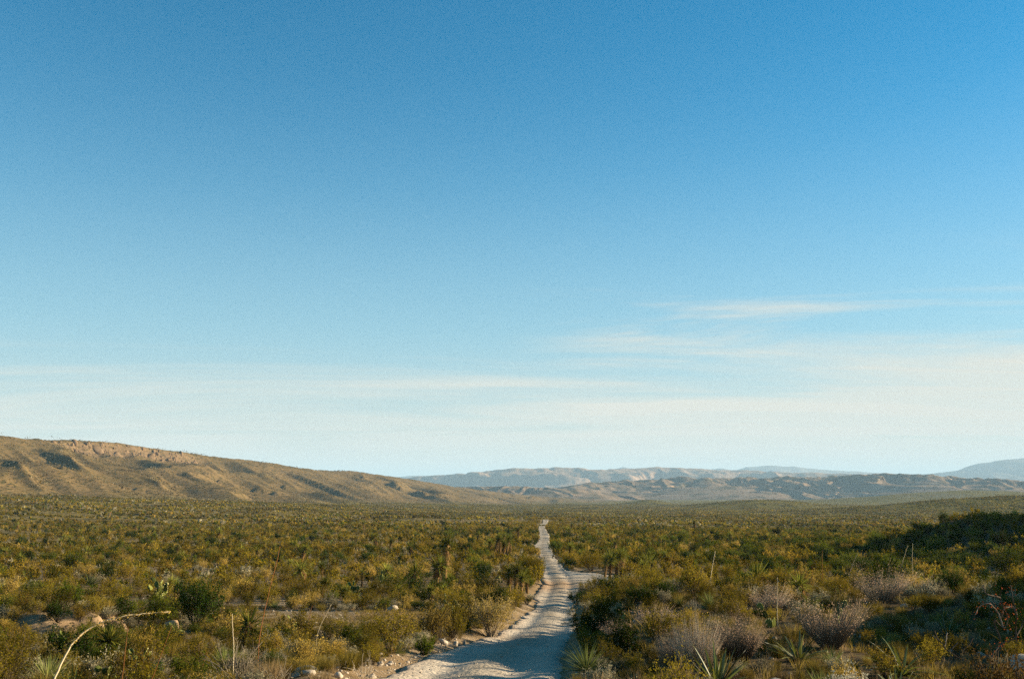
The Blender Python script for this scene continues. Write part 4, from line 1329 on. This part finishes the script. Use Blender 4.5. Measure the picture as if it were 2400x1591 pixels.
def choose(x, y, rng, near):
    n = len(x)
    pn = fbm(x / 14, y / 14, 501, 3); pn2 = fbm(x / 35 + 40, y / 35, 511, 3)
    if near:
        w = np.array([0.42, 0.08, 0.07, 0.17, 0.04, 0.24, 0.03, 0.0, 0.006, 0.012])
    else:
        w = np.array([0.50, 0.10, 0.09, 0.17, 0.08, 0.0, 0.05, 0.014, 0.018, 0.006])
    Wt = np.repeat(w[None], n, 0)
    Wt[:, 1] *= np.exp(1.6 * pn2); Wt[:, 2] *= np.exp(1.8 * pn); Wt[:, 3] *= np.exp(-1.5 * pn); Wt[:, 5] *= np.exp(-1.2 * pn2); Wt[:, 7] *= np.exp(2.5 * pn2)
    # greener beyond the turn-out to the right
    gr = sstep(0, 25, x - road_x(y)) * sstep(70, 110, y) * (1 - sstep(190, 320, y))
    Wt[:, 1] *= 1 + 3.0 * gr; Wt[:, 3] *= 1 - 0.6 * gr
    # dry grass and brush on the near banks
    Wt[:, 5] *= 1 + 1.6 * (1 - sstep(20, 34, y))
    Wt[:, 2] *= np.where((x < road_x(y)) & (y < 28), 2.2, 1)
    kn = (x > road_x(y) + 1.5) & (y < 42)
    Wt[:, 0] *= np.where(kn, 0.55, 1); Wt[:, 1] *= np.where(kn, 0.35, 1); Wt[:, 4] *= np.where(kn, 1.6, 1); Wt[:, 5] *= np.where(kn, 1.5, 1)
    edge = road_d(x, y) < 2.5
    Wt[:, 7] *= np.where(edge, 0, 1); Wt[:, 8] *= np.where(edge, 0, 1)
    Wt[:, 7] *= np.where((x > 30) & (y < 200), 0, 1)
    Wt /= Wt.sum(1, keepdims=True)
    c = Wt.cumsum(1); return (rng.random(n)[:, None] > c).sum(1).clip(0, len(w) - 1)


def scatter(n, dmin, dmax, seed, near, cover):
    rng = np.random.default_rng(seed)
    x, y = poisson(n, dmin, dmax, None, seed)
    ok = density_ok(x, y)
    bare = fbm(x / 9, y / 5, 521, 3) + 0.6 * fbm(x / 30, y / 12, 531, 2)
    ok &= (bare > np.where(x > 30, -9, np.where((x < road_x(y)) & (y > 40) & (y < 105), -0.04, -0.16))) | (rng.random(n) < 0.22)
    ok &= rng.random(n) < cover
    ok &= ~((x > 1.5) & (y < 24) & (rng.random(n) < 0.12))
    x, y = x[ok], y[ok]
    k = choose(x, y, rng, near)
    s = np.exp(rng.normal(0, 0.36, len(x))).clip(0.4, 1.8)
    s *= np.interp(y, [12, 22, 35, 60, 120], [0.5, 0.62, 0.76, 0.9, 1.0]) if near else 1.05
    big = np.isin(k, (1, 4)) & (rng.random(len(x)) < 0.22)
    s = np.where(big, s * 1.5, np.where(k == 0, s * 0.92, s))
    knoll = (x > road_x(y)) & (y < 40)
    s = np.where(knoll, s * 0.78, s)
    R = np.array([KR[a] for a in KEYS])[k] * s
    if len(_hero):
        for hx, hy, hr in _hero:
            m = (x - hx) ** 2 + (y - hy) ** 2 < (hr + R * 0.35) ** 2
            R = np.where(m, -1, R)
    road_gap = road_d(x, y) < R * np.where(y > 62, 0.12, 0.40)
    ok = (R > 0) & ~road_gap
    # leave the view of the road open: nothing tall right in front of it
    x, y, k, s, R = x[ok], y[ok], k[ok], s[ok], R[ok]
    tight = np.where((x > 36) & (y > 90) & (y < 190), 0.62, 1.1) if not near else np.where(knoll[ok], 0.72, 0.95)
    kp = thin(x, y, R * tight)
    x, y, k, s = x[kp], y[kp], k[kp], s[kp]
    return x, y, terrain(x, y), k, s, rng.uniform(0, 2 * math.pi, len(x))


def gn_scatter(name, meshes, x, y, z, rot, scale, idx, label=None, parent_kind='stuff'):
    """one object that instances the given meshes on its points"""
    pc = bpy.data.collections.new('protos_' + name)
    for i, m in enumerate(meshes):
        pc.objects.link(bpy.data.objects.new('proto_%s_%02d' % (name, i), m))
    me = bpy.data.meshes.new(name); n = len(x)
    me.vertices.add(n); me.vertices.foreach_set('co', np.stack([x, y, z], 1).astype(np.float32).ravel())
    rot = np.asarray(rot, np.float32)
    if rot.ndim == 1: rot = np.stack([0 * rot, 0 * rot, rot], 1)
    a = me.attributes.new('rot', 'FLOAT_VECTOR', 'POINT'); a.data.foreach_set('vector', rot.ravel())
    sc = np.asarray(scale, np.float32)
    if sc.ndim == 1: sc = np.stack([sc, sc, sc], 1)
    a = me.attributes.new('scl', 'FLOAT_VECTOR', 'POINT'); a.data.foreach_set('vector', sc.ravel())
    a = me.attributes.new('idx', 'INT', 'POINT'); a.data.foreach_set('value', np.asarray(idx, np.int32))
    o = link(name, me)
    ng = bpy.data.node_groups.new('instances_' + name, 'GeometryNodeTree')
    ng.interface.new_socket('Geometry', in_out='INPUT', socket_type='NodeSocketGeometry')
    ng.interface.new_socket('Geometry', in_out='OUTPUT', socket_type='NodeSocketGeometry')
    N = ng.nodes; Lk = ng.links
    gi = N.new('NodeGroupInput'); go = N.new('NodeGroupOutput')
    ci = N.new('GeometryNodeCollectionInfo'); ci.inputs['Collection'].default_value = pc
    ci.inputs['Separate Children'].default_value = True; ci.inputs['Reset Children'].default_value = True
    ip = N.new('GeometryNodeInstanceOnPoints'); ip.inputs['Pick Instance'].default_value = True

    def attr(nm, typ):
        q = N.new('GeometryNodeInputNamedAttribute'); q.data_type = typ; q.inputs['Name'].default_value = nm
        return next(s for s in q.outputs if s.enabled and s.name == 'Attribute')
    Lk.new(gi.outputs[0], ip.inputs['Points']); Lk.new(ci.outputs[0], ip.inputs['Instance'])
    Lk.new(attr('idx', 'INT'), ip.inputs['Instance Index'])
    e2r = N.new('FunctionNodeEulerToRotation'); Lk.new(attr('rot', 'FLOAT_VECTOR'), e2r.inputs[0])
    Lk.new(e2r.outputs[0], ip.inputs['Rotation']); Lk.new(attr('scl', 'FLOAT_VECTOR'), ip.inputs['Scale'])
    Lk.new(ip.outputs[0], go.inputs[0])
    md = o.modifiers.new('instances', 'NODES'); md.node_group = ng
    tag(o, label, None, None, parent_kind)
    return o


# landmarks of the setting for the labels
LAND += [('the cut bank of the gully', -19.5, 44.0), ('the slim brown far yucca', -29.0, 178.0), ('the middle of the far flat', -70.0, 260.0), ('the flat beyond the shaded hill', 85.0, 260.0), ('the far stretch of the road', 6.0, 270.0), ('the edge of the far hill', -150.0, 380.0), ('the two tiered far yucca', -36.0, 165.0), ('the foot of the shaded hill', 55.0, 120.0), ('the road bend', float(road_x(165)) - 6, 165.0), ('the tallest reddish stalk', at_depth(606, 22)[0], 22.0),
         ('the tall wiry grass', at_depth(640, 18.0)[0], 18.0), ('the pale wash', at_depth(340, 18.5)[0], 18.5), ('the back of the knoll', 13.0, 44.0), ('the shaded road bank', 4.2, 25.0), ('the bare flat', -14.0, 58.0), ('the far side of the gully', -24.0, 62.0)]
LX = np.array([l[1] for l in LAND]); LY = np.array([l[2] for l in LAND])


def landmark(x, y):
    d = np.hypot(x - LX, (y - LY))
    i = int(np.argmin(d)); return i, d[i]


MASSNAME = dict(creo='creosote_scrub', green='green_scrub', gold='straw_scrub', grey='grey_scrub', dark='dark_scrub', tuss='tussock_grass', sotol='sotol_scrub', yucca='yucca_woods', lowyucca='short_yucca_scrub', cactus='cactus_scrub')


def plant_all():
    x1, y1, z1, k1, s1, r1 = scatter(16000, 10.5, 62, 601, True, 1.0)
    x2, y2, z2, k2, s2, r2 = scatter(60000, 62, 430, 602, False, 1.0)
    # less crowding with distance is not needed: the flat is evenly grown
    X = np.concatenate([x1, x2]); Y = np.concatenate([y1, y2]); Z = np.concatenate([z1, z2]); K = np.concatenate([k1, k2]); S = np.concatenate([s1, s2]); Rz = np.concatenate([r1, r2])
    rng = np.random.default_rng(9)
    Vz = rng.integers(0, 12, len(X))
    for ki, key in enumerate(KEYS):
        kd = KINDS[key]; m = np.nonzero(K == ki)[0]
        size = KH[key] * S[m] / Y[m]
        vis = in_view(X[m], Y[m], 0.3) & (Y[m] > 13.5)
        order = m[np.argsort(-np.where(vis, size, 0))]
        nind = min(285, int(vis.sum()))
        ind, rest = order[:nind], order[nind:]
        ind = ind[np.argsort(Y[ind])]
        sub = {}
        for i in ind:
            l, d = landmark(X[i], Y[i]); dx, dy = X[i] - LX[l], Y[i] - LY[l]
            rel = ('behind' if dy > 0 else 'in front of') if abs(dy) > abs(dx) else ('right of' if dx > 0 else 'left of')
            sub.setdefault((l, rel), []).append((d, i))
        labs = {}
        for (l, rel), lst in sub.items():
            for rank, (d, i) in enumerate(sorted(lst)):
                rs = S[i] / np.interp(Y[i], [12, 22, 35, 60, 120], [0.5, 0.62, 0.76, 0.9, 1.05])
                sz = 'small ' if rs < 0.85 else ('large ' if rs > 1.18 else '')
                if rank < 7:
                    labs[i] = (f"{kd['label']} {('closest', 'second closest', 'third closest', 'fourth closest', 'fifth closest', 'sixth closest', 'seventh closest')[rank]} {rel} {LAND[l][0]}", f"{kd['cat']} plants on the desert flat")
                else:
                    labs[i] = (f"{sz}{kd['label']} standing well {rel} {LAND[l][0]}", f"{sz}{kd['cat']} plants {rel} {LAND[l][0]}")
        for i in ind:
            lab, grp = labs[i]
            v = int(Vz[i]) % len(kd['near'])
            loc = (X[i], Y[i], Z[i]); rot = (0, 0, Rz[i])
            px = KH[key] * S[i] / Y[i] * F * 0.4267
            if len(kd['nearparts'][v]) > 1 and px > 17:
                o = link(kd['name'], None, None, loc, rot, S[i])
                for pn, pm in zip(kd['parts'], kd['nearparts'][v]):
                    link(pn, pm, o)
            else:
                o = link(kd['name'], kd['near'][v], None, loc, rot, S[i])
            tag(o, lab, kd['cat'], grp)
        if len(rest):
            nearr = Y[rest] < 75
            nn = len(kd['near'])
            idx = np.where(nearr, Vz[rest] % nn, nn + Vz[rest] % len(kd['mid']))
            gn_scatter(MASSNAME[key], kd['near'] + kd['mid'], X[rest], Y[rest], Z[rest], Rz[rest], S[rest], idx, 'more ' + kd['label'] + ' plants covering the flat')
    print('plants', len(X), [int((K == i).sum()) for i in range(len(KEYS))])


plant_all()


# far scrub: patches of many small bushes, out to where one bush is under a pixel
def patches():
    rng = np.random.default_rng(77)
    meshes = []
    for hillp in (False, True):
        for v in range(4):
            mb = MB()
            n = 66 if not hillp else 60
            px = rng.uniform(-16, 16, n); py = rng.uniform(-16, 16, n)
            for i in range(n):
                h = (0.66 if not hillp else 0.5) * math.exp(rng.normal(0, 0.35)); R = h * 0.85
                c = dome_dirs(rng, 20, -0.1, 1.0) * np.array([R, R, h]) * rng.uniform(0.55, 1, (20, 1)) + np.array([px[i], py[i], 0])
                mm = (0 if rng.random() < 0.72 else (1 if rng.random() < 0.5 else 2)) if not hillp else (0 if rng.random() < 0.55 else 2)
                leaves(mb, rng, c, 0.40 * h / 0.75, mm, rng.random(), 0.25, 0.6)
            if not hillp:
                for q in range(1):       # a few far yuccas: trunk and tuft
                    x0, y0 = rng.uniform(-15, 15, 2); H = rng.uniform(1.4, 2.6)
                    tube(mb, [(x0, y0, 0), (x0, y0, H)], 0.16, 3, 4, rng.random(), False)
                    leaves(mb, rng, dome_dirs(rng, 14, -0.3, 1) * 0.4 + np.array([x0, y0, H + 0.15]), 0.4, 1, None, 0.2)
            meshes.append(mb.mesh('scrub_patch', [M_HILL if hillp else M_CREO, M_GREEN, M_GREY, M_SKIRT, M_YUCCA]))
    P = []
    d = 420.0
    while d < 2700:
        step = 27 * (1 if d < 1500 else 1.35)
        w = d * HALF * 1.05 + 30
        xs = np.arange(-w, w, step)
        for xx in xs:
            P.append((xx + rng.uniform(-.45, .45) * step, d + rng.uniform(-.45, .45) * step))
        d += step
    P = np.array(P); x, y = P[:, 0], P[:, 1]
    m = (np.hypot(x, y) < 2700) & (road_d(x, y) > 14)
    x, y = x[m], y[m]
    z = terrain(x, y); e = 8.0
    gx = (terrain(x + e, y) - terrain(x - e, y)) / (2 * e); gy = (terrain(x, y + e) - terrain(x, y - e)) / (2 * e)
    _, hm, rk = hill_add(x, y, base0(x, y))
    rz = rng.uniform(0, 6.28, len(x)); rot = np.zeros((len(x), 3))
    for i in range(len(x)):
        M = Matrix(((1, 0, 0), (0, 1, 0), (gx[i], gy[i], 1)))
        nrm = Vector((-gx[i], -gy[i], 1)).normalized()
        q = Vector((0, 0, 1)).rotation_difference(nrm)
        rot[i] = (q.to_matrix() @ Matrix.Rotation(rz[i], 3, 'Z')).to_euler()
    hill = hm > 0.12
    keep = rng.random(len(x)) < np.where(hill, 0.6, 1.0) * (1 - 0.8 * (rk > 0.3))
    # keep thin edges open along the road, where single bushes stand
    idx = rng.integers(0, 4, len(x)) + 4 * hill
    a = keep & ~hill; b = keep & hill
    gn_scatter('far_scrub', meshes, x[a], y[a], z[a] - 0.05, rot[a], rng.uniform(0.9, 1.2, a.sum()), idx[a], 'olive scrub covering the far flat')
    gn_scatter('hill_scrub', meshes, x[b], y[b], z[b] - 0.05, rot[b], rng.uniform(0.9, 1.2, b.sum()), idx[b], 'sparse scrub dotting the brown hill')
    # bushes lining the far road
    ys = rng.uniform(425, 850, 1600); side = np.sign(rng.random(1600) - 0.5)
    dd = np.abs(rng.normal(0, 6, 1600)) + 1.1
    xs = road_x(ys) + side * (1.9 + dd)
    kd = KINDS['creo']
    gn_scatter('roadside_scrub', kd['mid'], xs, ys, terrain(xs, ys), rng.uniform(0, 6.28, 1600), rng.uniform(0.8, 1.4, 1600), rng.integers(0, 6, 1600), 'scrub lining the far road')


patches()


# loose ground cover: dry grass, litter, pebbles
def ground_cover():
    rng = np.random.default_rng(88)
    gm = [make_tuft(np.random.default_rng(i), 0.10, 0.22, 34, 0.007, 0.6, 0.3).mesh('dry_grass', [M_STRAW]) for i in range(4)] + \
         [make_tuft(np.random.default_rng(20 + i), 0.12, 0.28, 34, 0.008, 0.6, 0.3).mesh('dry_grass', [M_TUSS]) for i in range(3)]
    n = 26000
    x, y = poisson(n, 9, 62, None, 89)
    ok = density_ok(x, y) & (road_d(x, y) > 0.5)
    ok &= (fbm(x / 6, y / 6, 541, 3) > -0.25) | (rng.random(n) < 0.2)
    x, y = x[ok], y[ok]
    gn_scatter('dry_grass', gm, x, y, terrain(x, y), rng.uniform(0, 6.28, len(x)), np.exp(rng.normal(0, 0.3, len(x))), rng.integers(0, 7, len(x)), 'dry grass between the bushes')
    rm = [make_rock(np.random.default_rng(40 + i), 1, 0.8, 0.6, 7).mesh('gravel', [M_ROCK]) for i in range(5)]
    # stones pushed to the road's edges, and pebbles on the open ground
    ys = 9 + 60 * rng.random(2600) ** 1.5; side = np.where(rng.random(2600) < 0.72, -1, 1)
    off = road_half(ys) + 0.1 + np.abs(rng.normal(0, 0.55, 2600))
    xs = road_x(ys) + side * off + np.where(side > 0, spur(ys), 0)
    sc = 0.012 * np.exp(np.abs(rng.normal(0, 0.62, 2600)))
    x2, y2 = poisson(9000, 9, 80, None, 90); ok = road_d(x2, y2) > 0.8
    x2, y2 = x2[ok], y2[ok]; s2 = 0.02 * np.exp(np.abs(rng.normal(0, 0.7, len(x2))))
    y3 = 8 + 100 * rng.random(2500) ** 1.3; x3 = road_x(y3) + rng.uniform(-2, 2, 2500); s3 = 0.010 * np.exp(np.abs(rng.normal(0, 0.5, 2500)))
    X = np.concatenate([xs, x2, x3]); Y = np.concatenate([ys, y2, y3]); S = np.concatenate([sc, s2, s3])
    Zz = terrain(X, Y) + np.where(road_d(X, Y) < -0.3, 0.14, 0.0)
    gn_scatter('gravel', rm, X, Y, Zz + S * 0.1, rng.uniform(0, 6.28, len(X)), S, rng.integers(0, 5, len(X)), 'pale gravel and stones strewn on the ground')
    # pale stones one can pick out along the bank, each its own thing
    k = 0
    bank = []
    for i in range(40):
        yy = 17.3 + 17 * rng.random() ** 1.3; xx = float(road_x(yy)) - float(road_half(yy)) - 0.25 - abs(rng.normal(0, 0.35))
        bank.append((xx, yy, 0.034 * math.exp(abs(rng.normal(0, 0.5)))))
    ORD = 'first second third fourth fifth sixth seventh eighth ninth tenth eleventh twelfth thirteenth fourteenth fifteenth sixteenth seventeenth eighteenth nineteenth twentieth'.split()
    ORD += ['twenty-' + w for w in ORD[:9]] + ['thirtieth'] + ['thirty-' + w for w in ORD[:9]] + ['fortieth']
    bank.sort(key=lambda q: q[1])
    for xx, yy, s in bank:
        o = link('stone', rm[k % 5], None, (xx, yy, tz(xx, yy) + s * 0.25), (rng.uniform(-.4, .4), rng.uniform(-.4, .4), rng.uniform(0, 6)), s); k += 1
        tag(o, f'{ORD[k - 1]} pale broken stone along the left gravel bank counting from its near end', 'stone', 'stones along the left gravel bank')


ground_cover()


# broken rock faces of the bluff under the hill's crest
def bluff():
    rng = np.random.default_rng(404)
    rm = [make_rock(np.random.default_rng(60 + i), 1, 0.8, 1.1, 12).mesh('bluff_rocks', [M_BLUFF]) for i in range(5)]
    n = 300
    S = rng.uniform(hill_s(3) - 30, hill_s(7) + 50, n)
    lip = 16 + 12 * fbm(S / 42, S * 0, 61, 4)
    talus = rng.random(n) < 0.4
    T = lip + np.where(talus, rng.uniform(14, 70, n), rng.uniform(-1, 17, n))
    i = np.clip(np.searchsorted(_hs, S) - 1, 0, len(HP) - 2); u = (S - _hs[i]) / (_hs[i + 1] - _hs[i])
    dx, dy = HP[i + 1, 0] - HP[i, 0], HP[i + 1, 1] - HP[i, 1]; L = np.hypot(dx, dy)
    x = HP[i, 0] + u * dx + dy / L * T; y = HP[i, 1] + u * dy - dx / L * T
    s = np.exp(rng.normal(1.0, 0.5, n)) * np.where(talus, 0.45, 1); sc = np.stack([s * rng.uniform(0.8, 1.7, n), s, s * rng.uniform(0.7, 1.5, n)], 1)
    rot = np.stack([rng.normal(0, 0.2, n), rng.normal(0, 0.2, n), rng.uniform(0, 6.28, n)], 1)
    gn_scatter('bluff_rocks', rm, x, y, terrain(x, y) - s * 0.25, rot, sc, rng.integers(0, 5, n), 'broken tan rock along the bluff of the hill')


bluff()
